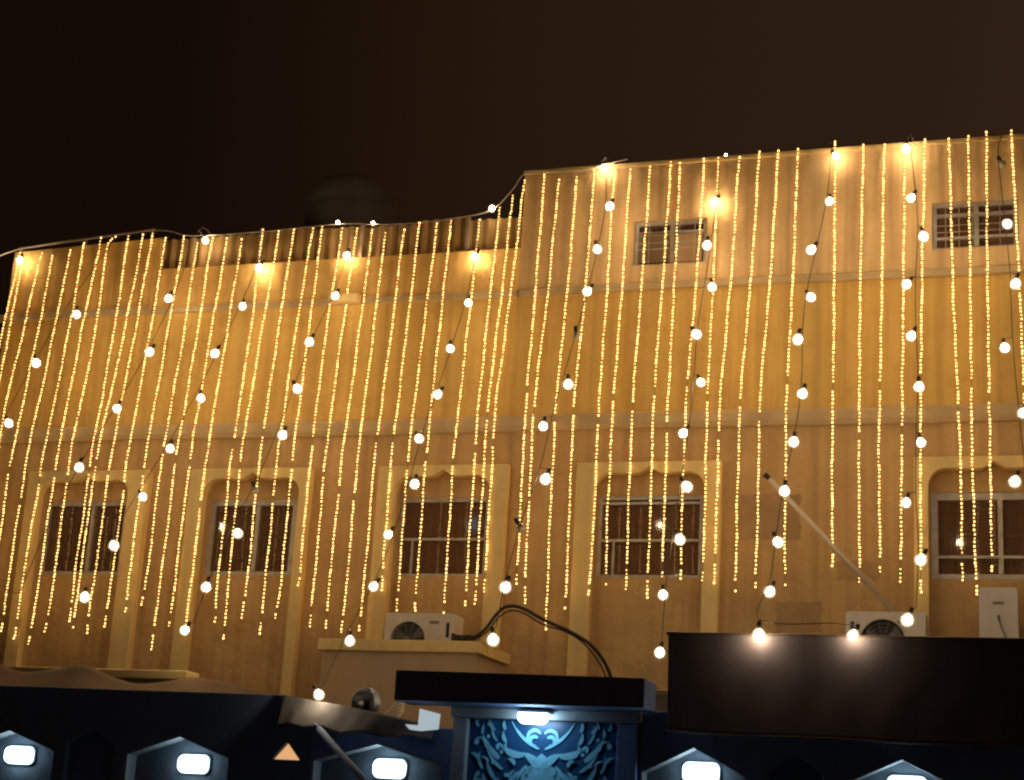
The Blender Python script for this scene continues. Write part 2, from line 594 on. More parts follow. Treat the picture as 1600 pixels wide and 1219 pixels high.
def window(a, b, z0, z1, mull, bars, grille_step, label, fw=0.055, thin=(), dy=RECESS):
    w = MB()
    y0, y1 = 0.05 + dy * 0.5, 0.11 + dy * 0.5
    w.box((a, y0, z0), (a + fw, y1, z1)).box((b - fw, y0, z0), (b, y1, z1))
    w.box((a + fw, y0, z1 - fw), (b - fw, y1, z1)).box((a + fw, y0, z0), (b - fw, y1, z0 + fw * 0.7))
    fr = w.build('window', 'alu', house, bevel=0.006)
    tag(fr, label)
    xs = [a + fw] + list(mull) + [b - fw]
    for x in mull:
        MB().box((x - 0.028, y0 - 0.012, z0 + fw * 0.7), (x + 0.028, y1 - 0.01, z1 - fw)).build('mullion', 'alu', fr, bevel=0.005)
    for x in thin:
        MB().box((x - 0.014, y0 - 0.008, z0 + fw * 0.7), (x + 0.014, y0 + 0.02, (bars[0] if bars else z1 - fw))).build('mullion', 'alu', fr)
    for zz in bars:
        MB().box((a + fw, y0 - 0.014, zz - 0.016), (b - fw, y0 + 0.02, zz + 0.016)).build('transom', 'alu', fr)
    for i in range(len(xs) - 1):
        yy = 0.085 + dy * 0.5 + 0.012 * (i % 2)
        MB().box((xs[i], yy, z0 + 0.03), (xs[i + 1], yy + 0.005, z1 - 0.05)).build('pane', 'glass', fr)
    # folds of a dark curtain behind the glass
    v, f = [], []
    n = 40
    for i in range(n + 1):
        x = a + (b - a) * i / n
        y = 0.165 + dy * 0.5 + 0.025 * math.sin(i * 1.3) + 0.012 * math.sin(i * 2.9)
        v += [(x, y, z0 - 0.1), (x, y, z1 + 0.1), (x, y + 0.01, z1 + 0.1), (x, y + 0.01, z0 - 0.1)]
    for i in range(n):
        for j in range(4):
            f.append((i * 4 + j, i * 4 + (j + 1) % 4, i * 4 + 4 + (j + 1) % 4, i * 4 + 4 + j))
    MB().add(v, f).build('curtain', 'curtain', fr, smooth=True)
    if grille_step:
        g = MB()
        x = a + grille_step
        while x < b - 0.02:
            g.tube([(x, 0.02 + dy * 0.9, z0 + 0.005), (x, 0.02 + dy * 0.9, z1 - 0.005)], 0.0045, 5)
            x += grille_step
        for zz in (z0 + 0.22, (z0 + z1) / 2, z1 - 0.2):
            g.box((a + 0.002, 0.013 + dy * 0.9, zz - 0.004), (b - 0.002, 0.018 + dy * 0.9, zz + 0.004))
        g.build('grille', 'iron' if dy > 0 else 'alu', fr)
    return fr


window(-13.80, -12.50, WZ0, WZ1, [-13.05], [], 0.115, 'two-pane window with iron grille in the leftmost arched surround', 0.06)
window(-11.22, -9.92, WZ0, WZ1, [-10.50], [], 0.12, 'two-pane window with pale left frame in the second arched surround', 0.075)
window(-8.44, -7.21, WZ0, WZ1, [], [5.49], 0.0, 'window with one pale crossbar above the air conditioner', 0.05, (-8.24,))
window(-5.76, -4.43, WZ0, WZ1, [], [5.47, 5.94], 0.0, 'window with crossbar in the middle arched surround', 0.045, (-5.55,))
window(-1.71, -0.27, WZ0, WZ1, [-0.92], [5.27], 0.13, 'wide grey framed window at the right edge', 0.085)
window(-5.43, -4.47, SZ0, SZ1, [-4.93], [9.5], 0.2, 'small high window half boarded in brown', 0.05, dy=0.0)
window(-1.66, -0.64, SZ0, SZ1, [-1.14], [9.5, 9.2], 0.16, 'small high window with thin pale bars', 0.05, dy=0.0)
MB().box((-5.37, 0.02, SZ0 + 0.04), (-4.96, 0.035, SZ1 - 0.16)).build('board', 'tarp', house)
MB().box((-4.90, 0.02, SZ0 + 0.03), (-4.53, 0.035, SZ1 - 0.2)).build('board', 'patch', house)

for x0, x1, z0, z1 in ((-3.95, -3.22, 5.46, 6.02), (-2.78, -2.30, 4.97, 5.20), (-3.5, -2.95, 4.35, 4.72)):
    n = 7
    poly = []
    for k in range(n):
        poly.append((x0 + (x1 - x0) * k / n, z0 + random.uniform(-0.02, 0.02)))
    for k in range(n):
        poly.append((x1 + random.uniform(-0.02, 0.02), z0 + (z1 - z0) * k / n))
    for k in range(n):
        poly.append((x1 - (x1 - x0) * k / n, z1 + random.uniform(-0.02, 0.02)))
    for k in range(n):
        poly.append((x0 + random.uniform(-0.02, 0.02), z1 - (z1 - z0) * k / n))
    MB().slab(poly, -0.004, 0.0).build('plaster_patch', 'patch', house)

# dark corrugated sheets standing on the lower parapet
scr = thing('roof_screen', 'dark brown corrugated sheet screen along the lower parapet', 'screen')
x = -12.43
i = 0
while x < STEP - 0.05:
    x2 = min(x + 0.78, STEP - 0.01)
    v, f = [], []
    n = 26
    zt = 9.90 + random.uniform(-0.03, 0.03)
    yb = 0.13 + 0.012 * (i % 2)
    for k in range(n + 1):
        xx = x + (x2 - x) * k / n
        yy = yb + 0.022 * math.sin(k / n * (x2 - x) / 0.78 * 2 * math.pi * 5)
        v += [(xx, yy, 9.30), (xx, yy, zt), (xx, yy + 0.004, zt), (xx, yy + 0.004, 9.30)]
    for k in range(n):
        for j in range(4):
            f.append((k * 4 + j, k * 4 + (j + 1) % 4, k * 4 + 4 + (j + 1) % 4, k * 4 + 4 + j))
    MB().add(v, f).build('sheet', 'sheet', scr)
    if i % 2 == 0:
        MB().box((x - 0.02, 0.06, 9.385), (x + 0.02, 0.1, zt + 0.02)).build('post', 'rail', scr)
    x = x2 - 0.003
    i += 1

# pipe rail along the top of the left end
rl = thing('pipe_rail', 'thin pipe rail along the top of the left roof corner', 'rail')
MB().tube(smooth_path([(-14.84, 0.03, 9.86), (-13.95, 0.03, 9.93), (-12.58, 0.03, 10.02)], 3), 0.018, 7).build('rail', 'rail', rl)
for x, zt in ((-14.80, 9.87), (-13.7, 9.95), (-12.62, 10.01)):
    MB().tube([(x, 0.03, 9.74), (x, 0.03, zt)], 0.014, 6).build('post', 'rail', rl)

# water tank on a steel stand on the lower roof
tk = thing('water_tank', 'pale rooftop water tank barely lit against the night sky', 'tank', (-10.50, 2.2, 8.95))
MB().lathe([(0.68, 1.35), (0.72, 1.4), (0.72, 1.66), (0.712, 1.68), (0.712, 1.72), (0.72, 1.74), (0.72, 2.0), (0.712, 2.02), (0.712, 2.06), (0.72, 2.08), (0.72, 2.25), (0.68, 2.36), (0.56, 2.44), (0.36, 2.48), (0.28, 2.49)], 36).build('shell', 'tankm', tk, smooth=True)
MB().lathe([(0.27, 2.48), (0.27, 2.55), (0.22, 2.6), (0.05, 2.63)], 24).build('lid', 'tankm', tk, smooth=True)
for sx in (-1, 1):
    for sy in (-1, 1):
        MB().box((sx * 0.5 - 0.03, sy * 0.5 - 0.03, 0), (sx * 0.5 + 0.03, sy * 0.5 + 0.03, 1.3)).build('leg', 'iron', tk)
MB().box((-0.65, -0.65, 1.3), (0.65, 0.65, 1.35)).build('stand_top', 'iron', tk)

# ------------------------------------------------------------------ porch with low parapet
po = thing('porch', 'tan flat roofed porch block with coping below the third window', 'porch')
px0, px1, py0 = -8.74, -6.78, -1.27
bd = MB()
bd.box((px0, py0, 0), (px0 + 0.2, -0.003, 3.87)).box((px1 - 0.2, py0, 0), (px1, -0.003, 3.87))
bd.box((px0 + 0.2, py0, 2.3), (px1 - 0.2, py0 + 0.2, 3.87))
bd.build('wall', 'porch', po)
MB().box((px0 + 0.2, py0 + 0.2, 3.55), (px1 - 0.2, -0.003, 3.68)).build('roof', 'porch', po)
cp = MB()
cp.slab(rect(px0 - 0.05, px1 + 0.05, 3.873, 4.01), py0 - 0.05, py0 + 0.24)
cp.box((px1 - 0.24, py0 + 0.24, 3.873), (px1 + 0.05, -0.13, 4.01))
cp.box((px0 - 0.05, py0 + 0.24, 3.873), (px0 + 0.24, -0.13, 4.01))
cp.build('coping', 'trim', po, bevel=0.012)

# ------------------------------------------------------------------ measured positions of the lights (metres)
# LED strings: [(x, y, z), ...] from the parapet down;  bulb cables: (anchor, [(x, y, z, lit), ...])
LED_STRINGS = [
[(-14.747, -0.068, 9.755), (-14.819, -0.113, 8.478), (-14.874, -0.133, 7.252), (-14.829, -0.176, 6.457), (-14.805, -0.193, 5.685), (-14.781, -0.209, 4.927)],
[(-14.678, -0.077, 9.558), (-14.697, -0.121, 8.402), (-14.727, -0.131, 7.956), (-14.738, -0.143, 7.076), (-14.724, -0.19, 6.205), (-14.69, -0.207, 5.378), (-14.656, -0.224, 4.568)],
[(-14.36, -0.065, 9.723), (-14.413, -0.074, 9.395), (-14.45, -0.1, 8.7), (-14.473, -0.107, 8.465), (-14.576, -0.123, 7.332), (-14.572, -0.145, 6.771), (-14.516, -0.177, 5.96), (-14.471, -0.194, 5.17), (-14.43, -0.208, 4.395)],
[(-14.174, -0.072, 9.67), (-14.215, -0.119, 8.383), (-14.273, -0.134, 7.515), (-14.315, -0.167, 6.658), (-14.313, -0.197, 5.696), (-14.298, -0.213, 4.951), (-14.286, -0.224, 4.219)],
[(-13.882, -0.072, 9.742), (-13.944, -0.123, 8.37), (-14.008, -0.139, 7.506), (-14.058, -0.173, 6.652), (-14.053, -0.199, 5.872), (-14.055, -0.215, 5.107), (-14.052, -0.23, 4.134)],
[(-13.666, -0.063, 9.842), (-13.687, -0.085, 9.097), (-13.707, -0.11, 8.365), (-13.766, -0.121, 7.504), (-13.809, -0.153, 6.653), (-13.817, -0.179, 5.874), (-13.832, -0.195, 5.112), (-13.843, -0.211, 4.027)],
[(-13.405, -0.051, 9.909), (-13.458, -0.068, 9.13), (-13.509, -0.089, 8.363), (-13.563, -0.094, 7.505), (-13.6, -0.123, 6.656), (-13.597, -0.15, 5.793), (-13.599, -0.167, 4.949), (-13.615, -0.18, 3.992)],
[(-13.17, -0.053, 9.914), (-13.273, -0.056, 9.751), (-13.273, -0.075, 9.046), (-13.273, -0.094, 8.352), (-13.339, -0.1, 7.497), (-13.388, -0.13, 6.651), (-13.371, -0.157, 5.79), (-13.36, -0.174, 4.949), (-13.383, -0.186, 4.151)],
[(-12.947, -0.054, 9.909), (-12.958, -0.073, 9.117), (-12.968, -0.095, 8.339), (-13.015, -0.102, 7.487), (-13.046, -0.133, 6.644), (-13.038, -0.159, 5.787), (-13.036, -0.177, 4.95), (-13.02, -0.187, 4.278)],
[(-12.699, -0.064, 9.909), (-12.744, -0.09, 9.11), (-12.787, -0.118, 8.325), (-12.867, -0.131, 7.475), (-12.932, -0.165, 6.634), (-12.931, -0.192, 5.78), (-12.935, -0.209, 4.945), (-12.928, -0.22, 4.197)],
[(-12.548, -0.058, 9.922), (-12.584, -0.08, 9.115), (-12.619, -0.105, 8.322), (-12.677, -0.114, 7.474), (-12.72, -0.147, 6.635), (-12.716, -0.173, 5.782), (-12.717, -0.19, 4.949), (-12.723, -0.202, 4.142)],
[(-12.325, -0.065, 9.837), (-12.345, -0.09, 9.066), (-12.364, -0.116, 8.308), (-12.413, -0.128, 7.462), (-12.447, -0.163, 6.626), (-12.438, -0.188, 5.777), (-12.435, -0.206, 4.948), (-12.462, -0.217, 4.238)],
[(-12.024, -0.067, 9.837), (-12.055, -0.094, 9.059), (-12.085, -0.121, 8.295), (-12.131, -0.134, 7.452), (-12.162, -0.169, 6.619), (-12.163, -0.194, 5.783), (-12.168, -0.212, 4.966), (-12.153, -0.221, 4.43)],
[(-11.803, -0.072, 9.725), (-11.811, -0.098, 8.997), (-11.82, -0.124, 8.283), (-11.867, -0.138, 7.443), (-11.9, -0.174, 6.614), (-11.898, -0.199, 5.772), (-11.899, -0.216, 4.949), (-11.92, -0.224, 4.518)],
[(-11.568, -0.068, 9.789), (-11.59, -0.094, 9.026), (-11.61, -0.12, 8.276), (-11.656, -0.132, 7.439), (-11.686, -0.168, 6.611), (-11.683, -0.192, 5.772), (-11.685, -0.209, 4.951), (-11.703, -0.223, 3.962)],
[(-11.341, -0.053, 9.771), (-11.38, -0.072, 9.018), (-11.417, -0.09, 8.277), (-11.464, -0.094, 7.444), (-11.494, -0.125, 6.618), (-11.491, -0.149, 5.779), (-11.492, -0.167, 4.96), (-11.501, -0.178, 4.241)],
[(-11.106, -0.056, 9.746), (-11.136, -0.075, 8.999), (-11.165, -0.095, 8.265), (-11.214, -0.099, 7.435), (-11.245, -0.131, 6.612), (-11.243, -0.155, 5.777), (-11.245, -0.173, 4.96), (-11.243, -0.184, 4.143)],
[(-10.791, -0.054, 9.871), (-10.795, -0.074, 9.053), (-10.799, -0.096, 8.25), (-10.841, -0.1, 7.424), (-10.866, -0.133, 6.605), (-10.858, -0.157, 5.774), (-10.854, -0.174, 4.962), (-10.829, -0.184, 4.309)],
[(-10.537, -0.055, 9.826), (-10.585, -0.075, 9.027), (-10.632, -0.096, 8.243), (-10.685, -0.101, 7.419), (-10.721, -0.134, 6.602), (-10.706, -0.157, 5.773), (-10.694, -0.174, 4.962), (-10.673, -0.186, 4.111)],
[(-10.306, -0.067, 9.835), (-10.336, -0.095, 9.022), (-10.365, -0.122, 8.224), (-10.399, -0.134, 7.401), (-10.419, -0.171, 6.588), (-10.409, -0.194, 5.763), (-10.403, -0.211, 4.958), (-10.418, -0.22, 4.393)],
[(-10.014, -0.065, 9.836), (-10.06, -0.091, 9.018), (-10.106, -0.118, 8.215), (-10.141, -0.127, 7.396), (-10.162, -0.164, 6.585), (-10.15, -0.187, 5.763), (-10.142, -0.204, 4.96), (-10.141, -0.215, 4.199)],
[(-9.872, -0.058, 9.848), (-9.892, -0.081, 9.022), (-9.911, -0.104, 8.211), (-9.935, -0.11, 7.394), (-9.945, -0.145, 6.585), (-9.934, -0.168, 5.766), (-9.925, -0.184, 4.964), (-9.951, -0.194, 4.387)],
[(-9.569, -0.056, 9.811), (-9.612, -0.077, 9.036), (-9.653, -0.098, 8.275), (-9.677, -0.104, 7.424), (-9.685, -0.139, 6.582), (-9.677, -0.161, 5.765), (-9.671, -0.178, 4.967), (-9.674, -0.181, 4.824)],
[(-9.348, -0.054, 9.798), (-9.384, -0.074, 9.025), (-9.418, -0.093, 8.267), (-9.454, -0.098, 7.419), (-9.475, -0.132, 6.58), (-9.464, -0.154, 5.766), (-9.456, -0.171, 4.969), (-9.463, -0.182, 4.263)],
[(-9.115, -0.054, 9.755), (-9.14, -0.074, 8.998), (-9.164, -0.093, 8.256), (-9.207, -0.096, 7.412), (-9.235, -0.131, 6.576), (-9.236, -0.153, 5.765), (-9.239, -0.169, 4.971), (-9.234, -0.18, 4.275)],
[(-8.913, -0.073, 9.697), (-8.928, -0.101, 8.96), (-8.943, -0.127, 8.236), (-8.972, -0.139, 7.393), (-8.988, -0.179, 6.56), (-8.98, -0.2, 5.753), (-8.975, -0.217, 4.964), (-8.988, -0.228, 4.199)],
[(-8.648, -0.061, 9.732), (-8.67, -0.083, 8.975), (-8.692, -0.105, 8.232), (-8.733, -0.111, 7.394), (-8.76, -0.148, 6.563), (-8.753, -0.169, 5.758), (-8.748, -0.186, 4.97), (-8.758, -0.197, 4.24)],
[(-8.427, -0.058, 9.811), (-8.449, -0.08, 9.01), (-8.472, -0.102, 8.224), (-8.506, -0.108, 7.388), (-8.526, -0.145, 6.56), (-8.515, -0.165, 5.778), (-8.505, -0.181, 5.014), (-8.489, -0.186, 4.75)],
[(-8.167, -0.062, 9.784), (-8.199, -0.086, 8.99), (-8.23, -0.11, 8.211), (-8.266, -0.117, 7.378), (-8.288, -0.155, 6.553), (-8.277, -0.175, 5.754), (-8.268, -0.192, 4.972), (-8.261, -0.2, 4.506)],
[(-7.964, -0.068, 9.814), (-7.981, -0.096, 8.997), (-7.997, -0.124, 8.197), (-8.02, -0.135, 7.366), (-8.03, -0.175, 6.544), (-8.022, -0.195, 5.748), (-8.016, -0.211, 4.97), (-8.01, -0.22, 4.506)],
[(-7.553, -0.062, 9.799), (-7.579, -0.087, 8.983), (-7.605, -0.111, 8.185), (-7.637, -0.119, 7.359), (-7.657, -0.158, 6.541), (-7.644, -0.177, 5.749), (-7.633, -0.193, 4.975), (-7.632, -0.202, 4.497)],
[(-7.28, -0.066, 9.953), (-7.318, -0.107, 8.811), (-7.341, -0.13, 8.01), (-7.368, -0.142, 7.229), (-7.354, -0.186, 6.416), (-7.35, -0.203, 5.627), (-7.339, -0.225, 4.577)],
[(-7.117, -0.046, 10.128), (-7.144, -0.058, 9.467), (-7.167, -0.078, 8.813), (-7.209, -0.092, 8.017), (-7.254, -0.094, 7.238), (-7.242, -0.135, 6.426), (-7.239, -0.152, 5.637), (-7.228, -0.174, 4.586)],
[(-6.963, -0.043, 10.335), (-7.004, -0.058, 9.565), (-7.042, -0.081, 8.805), (-7.093, -0.095, 8.011), (-7.147, -0.098, 7.234), (-7.132, -0.14, 6.423), (-7.126, -0.156, 5.635), (-7.121, -0.174, 4.763)],
[(-6.683, -0.047, 10.39), (-6.694, -0.065, 9.581), (-6.701, -0.092, 8.784), (-6.715, -0.11, 7.991), (-6.732, -0.116, 7.218), (-6.713, -0.159, 6.412), (-6.703, -0.175, 5.63), (-6.693, -0.191, 4.868)],
[(-6.475, -0.054, 10.303), (-6.501, -0.072, 9.532), (-6.522, -0.101, 8.772), (-6.568, -0.121, 7.982), (-6.615, -0.13, 7.211), (-6.599, -0.174, 6.406), (-6.592, -0.19, 5.626), (-6.564, -0.211, 4.627)],
[(-6.233, -0.042, 10.327), (-6.252, -0.057, 9.54), (-6.267, -0.08, 8.766), (-6.301, -0.093, 7.993), (-6.336, -0.095, 7.238), (-6.322, -0.137, 6.423), (-6.315, -0.154, 5.632), (-6.296, -0.169, 4.894), (-6.279, -0.179, 4.172)],
[(-5.992, -0.047, 10.398), (-6.008, -0.065, 9.567), (-6.021, -0.093, 8.749), (-6.055, -0.109, 7.966), (-6.091, -0.115, 7.2), (-6.072, -0.158, 6.401), (-6.062, -0.174, 5.627), (-6.045, -0.196, 4.54)],
[(-5.726, -0.041, 10.398), (-5.73, -0.058, 9.561), (-5.732, -0.082, 8.738), (-5.748, -0.094, 7.958), (-5.767, -0.097, 7.196), (-5.753, -0.139, 6.401), (-5.746, -0.155, 5.629), (-5.76, -0.174, 4.743)],
[(-5.505, -0.042, 10.381), (-5.521, -0.059, 9.547), (-5.535, -0.083, 8.727), (-5.558, -0.096, 7.95), (-5.582, -0.099, 7.19), (-5.574, -0.141, 6.397), (-5.573, -0.157, 5.628), (-5.546, -0.174, 4.831)],
[(-5.236, -0.048, 10.394), (-5.254, -0.064, 9.678), (-5.269, -0.087, 8.972), (-5.294, -0.11, 8.105), (-5.322, -0.118, 7.261), (-5.31, -0.161, 6.429), (-5.304, -0.178, 5.623), (-5.286, -0.195, 4.799)],
[(-4.96, -0.049, 10.444), (-4.979, -0.066, 9.695), (-4.995, -0.09, 8.956), (-5.02, -0.115, 8.092), (-5.049, -0.123, 7.251), (-5.033, -0.167, 6.423), (-5.024, -0.183, 5.62), (-5.019, -0.203, 4.678)],
[(-4.837, -0.046, 10.421), (-4.842, -0.062, 9.68), (-4.846, -0.085, 8.95), (-4.856, -0.107, 8.087), (-4.871, -0.113, 7.249), (-4.858, -0.156, 6.423), (-4.851, -0.172, 5.622), (-4.852, -0.186, 4.971)],
[(-4.517, -0.048, 10.448), (-4.538, -0.066, 9.684), (-4.557, -0.091, 8.932), (-4.595, -0.114, 8.074), (-4.636, -0.122, 7.239), (-4.63, -0.166, 6.416), (-4.63, -0.182, 5.619), (-4.615, -0.197, 4.943)],
[(-4.332, -0.053, 10.447), (-4.338, -0.072, 9.676), (-4.341, -0.1, 8.916), (-4.352, -0.126, 8.06), (-4.366, -0.138, 7.227), (-4.352, -0.182, 6.408), (-4.344, -0.199, 5.614), (-4.349, -0.214, 4.88)],
[(-4.065, -0.051, 10.436), (-4.09, -0.069, 9.665), (-4.112, -0.096, 8.905), (-4.159, -0.12, 8.054), (-4.208, -0.13, 7.225), (-4.203, -0.173, 6.407), (-4.203, -0.19, 5.615), (-4.204, -0.205, 4.893)],
[(-3.803, -0.04, 10.493), (-3.834, -0.057, 9.688), (-3.863, -0.079, 8.897), (-3.912, -0.097, 8.05), (-3.962, -0.101, 7.226), (-3.959, -0.143, 6.41), (-3.96, -0.16, 5.62), (-3.952, -0.177, 4.782)],
[(-3.56, -0.054, 10.482), (-3.589, -0.075, 9.672), (-3.615, -0.106, 8.874), (-3.662, -0.132, 8.029), (-3.711, -0.145, 7.206), (-3.703, -0.189, 6.395), (-3.7, -0.206, 5.61), (-3.707, -0.222, 4.83)],
[(-3.308, -0.054, 10.489), (-3.324, -0.076, 9.623), (-3.338, -0.11, 8.773), (-3.362, -0.133, 7.975), (-3.387, -0.145, 7.196), (-3.376, -0.189, 6.39), (-3.371, -0.206, 5.608), (-3.352, -0.221, 4.87)],
[(-2.842, -0.043, 10.552), (-2.837, -0.064, 9.557), (-2.83, -0.095, 8.584), (-2.83, -0.107, 7.865), (-2.831, -0.112, 7.162), (-2.827, -0.153, 6.464), (-2.819, -0.168, 5.773), (-2.811, -0.182, 5.095)],
[(-2.489, -0.05, 10.476), (-2.502, -0.073, 9.509), (-2.513, -0.109, 8.563), (-2.513, -0.124, 7.847), (-2.514, -0.132, 7.148), (-2.511, -0.174, 6.453), (-2.502, -0.19, 5.668), (-2.493, -0.207, 4.901)],
[(-2.233, -0.046, 10.466), (-2.243, -0.067, 9.499), (-2.253, -0.099, 8.553), (-2.263, -0.111, 7.841), (-2.274, -0.117, 7.145), (-2.281, -0.159, 6.452), (-2.268, -0.174, 5.731), (-2.256, -0.189, 5.025)],
[(-1.978, -0.049, 10.357), (-1.988, -0.07, 9.439), (-1.996, -0.102, 8.538), (-2.003, -0.115, 7.83), (-2.01, -0.121, 7.136), (-2.014, -0.163, 6.447), (-2.021, -0.179, 5.668), (-2.028, -0.195, 4.906)],
[(-1.736, -0.049, 10.484), (-1.757, -0.072, 9.494), (-1.776, -0.107, 8.525), (-1.785, -0.121, 7.819), (-1.794, -0.128, 7.128), (-1.799, -0.17, 6.441), (-1.798, -0.188, 5.595), (-1.797, -0.206, 4.769)],
[(-1.444, -0.037, 10.486), (-1.429, -0.056, 9.488), (-1.414, -0.082, 8.515), (-1.391, -0.089, 7.813), (-1.37, -0.09, 7.126), (-1.346, -0.131, 6.442), (-1.341, -0.147, 5.689), (-1.336, -0.163, 4.953)],
[(-1.213, -0.051, 10.491), (-1.212, -0.076, 9.481), (-1.21, -0.114, 8.494), (-1.211, -0.128, 7.794), (-1.212, -0.137, 7.108), (-1.21, -0.179, 6.428), (-1.195, -0.197, 5.586), (-1.18, -0.214, 4.765)],
[(-0.999, -0.047, 10.527), (-1.004, -0.062, 9.835), (-1.008, -0.083, 9.155), (-1.011, -0.106, 8.486), (-1.011, -0.118, 7.789), (-1.012, -0.125, 7.106), (-1.01, -0.167, 6.427), (-1.01, -0.181, 5.722), (-1.009, -0.196, 5.03)],
[(-0.704, -0.05, 10.525), (-0.683, -0.068, 9.79), (-0.661, -0.092, 9.067), (-0.64, -0.118, 8.359), (-0.628, -0.129, 7.702), (-0.617, -0.137, 7.058), (-0.605, -0.179, 6.417), (-0.606, -0.195, 5.664), (-0.607, -0.211, 4.928)]]

BULB_CABLES = [
((-13.116, -0.1, 9.883), [(-13.165, -0.75, 8.506, 1), (-13.416, -1.17, 7.686, 1), (-13.413, -1.59, 6.732, 1), (-13.402, -2.01, 5.85, 1), (-13.339, -2.43, 4.994, 1)]),
((-11.577, -0.1, 9.835), [(-11.658, -0.1, 9.749, 1), (-11.883, -0.52, 8.754, 1), (-11.819, -0.94, 7.853, 1), (-11.944, -1.36, 6.955, 1), (-12.12, -1.78, 6.069, 1), (-12.155, -2.2, 5.238, -1), (-12.263, -2.62, 4.33, -1)]),
((-10.625, -0.1, 9.833), [(-10.753, -0.12, 9.284, 1), (-10.717, -0.54, 8.58, 1), (-10.819, -0.96, 7.786, 1), (-10.712, -1.38, 7.053, 1), (-10.826, -1.8, 6.286, 1), (-10.879, -2.22, 5.578, 1), (-10.934, -2.64, 4.897, 1), (-10.971, -3.06, 4.213, 1)]),
((-9.425, -0.1, 9.804), [(-9.435, -0.12, 9.386, 1), (-9.351, -0.54, 8.659, 1), (-9.454, -0.96, 7.891, 1), (-9.357, -1.38, 7.139, 1), (-9.283, -1.8, 6.427, 1), (-9.363, -2.22, 5.649, 0), (-9.308, -2.64, 5.039, 1), (-9.412, -3.06, 4.34, 1), (-9.382, -3.48, 3.797, 1)]),
((-7.523, -0.1, 9.819), [(-7.572, -0.12, 9.26, 1), (-7.438, -0.58, 8.454, 1), (-7.462, -1.04, 7.697, 1), (-7.402, -1.5, 6.972, 1), (-7.414, -1.96, 6.303, 1), (-7.236, -2.42, 5.648, 1), (-7.314, -2.88, 4.971, 1), (-7.24, -3.34, 4.317, 1), (-7.26, -3.8, 3.672, 1), (-7.149, -4.68, 3.029, 1)]),
((-5.796, -0.1, 10.442), [(-5.841, -0.12, 10.401, 1), (-5.617, -0.54, 9.679, 1), (-5.631, -0.96, 8.943, 1), (-5.606, -1.38, 8.244, 1), (-5.589, -1.8, 7.552, 0), (-5.526, -2.22, 6.836, 1), (-5.66, -2.64, 6.236, 1), (-5.464, -3.06, 5.538, 1), (-5.576, -3.48, 4.924, 0), (-5.554, -3.9, 4.229, 1), (-5.505, -4.32, 3.644, 1)]),
((-4.312, -0.1, 10.434), [(-4.349, -0.12, 9.824, 1), (-4.338, -0.54, 9.072, 1), (-4.169, -0.96, 8.372, 1), (-4.249, -1.38, 7.644, 1), (-4.084, -1.8, 6.932, 1), (-4.166, -2.22, 6.23, 1), (-4.014, -2.64, 5.53, 1), (-3.973, -3.06, 4.877, 1), (-4.026, -3.48, 4.232, 1), (-3.935, -3.9, 3.604, 1)]),
((-2.905, -0.1, 10.506), [(-2.818, -0.14, 10.325, 1), (-2.829, -0.58, 9.539, 1), (-2.97, -1.02, 8.755, 1), (-2.902, -1.46, 8.01, 1), (-2.969, -1.9, 7.366, 1), (-2.84, -2.34, 6.611, 1), (-2.856, -2.78, 5.965, 1), (-2.868, -3.22, 5.341, 1), (-2.849, -3.66, 4.732, 1), (-2.84, -4.1, 4.173, 1), (-2.832, -4.66, 3.684, 1), (-1.986, -4.66, 3.697, 1)]),
((-1.848, -0.1, 10.394), [(-1.947, -0.2, 10.324, 1), (-1.85, -0.6, 9.504, 1), (-1.675, -1.0, 8.851, 1), (-1.827, -1.4, 8.13, 1), (-1.741, -1.8, 7.388, 1), (-1.625, -2.2, 6.689, 1), (-1.572, -2.6, 5.977, 1), (-1.683, -3.0, 5.258, 1), (-1.505, -3.4, 4.609, 1), (-1.595, -3.8, 3.967, 1)]),
((-0.801, -0.1, 10.461), [(-0.814, -0.3, 9.989, 0), (-0.749, -0.72, 9.053, 1), (-0.652, -1.14, 8.166, 1), (-0.766, -1.56, 7.287, 1), (-0.58, -1.98, 6.431, 1), (-0.656, -2.4, 5.598, 1), (-0.495, -2.82, 4.869, 1)])]

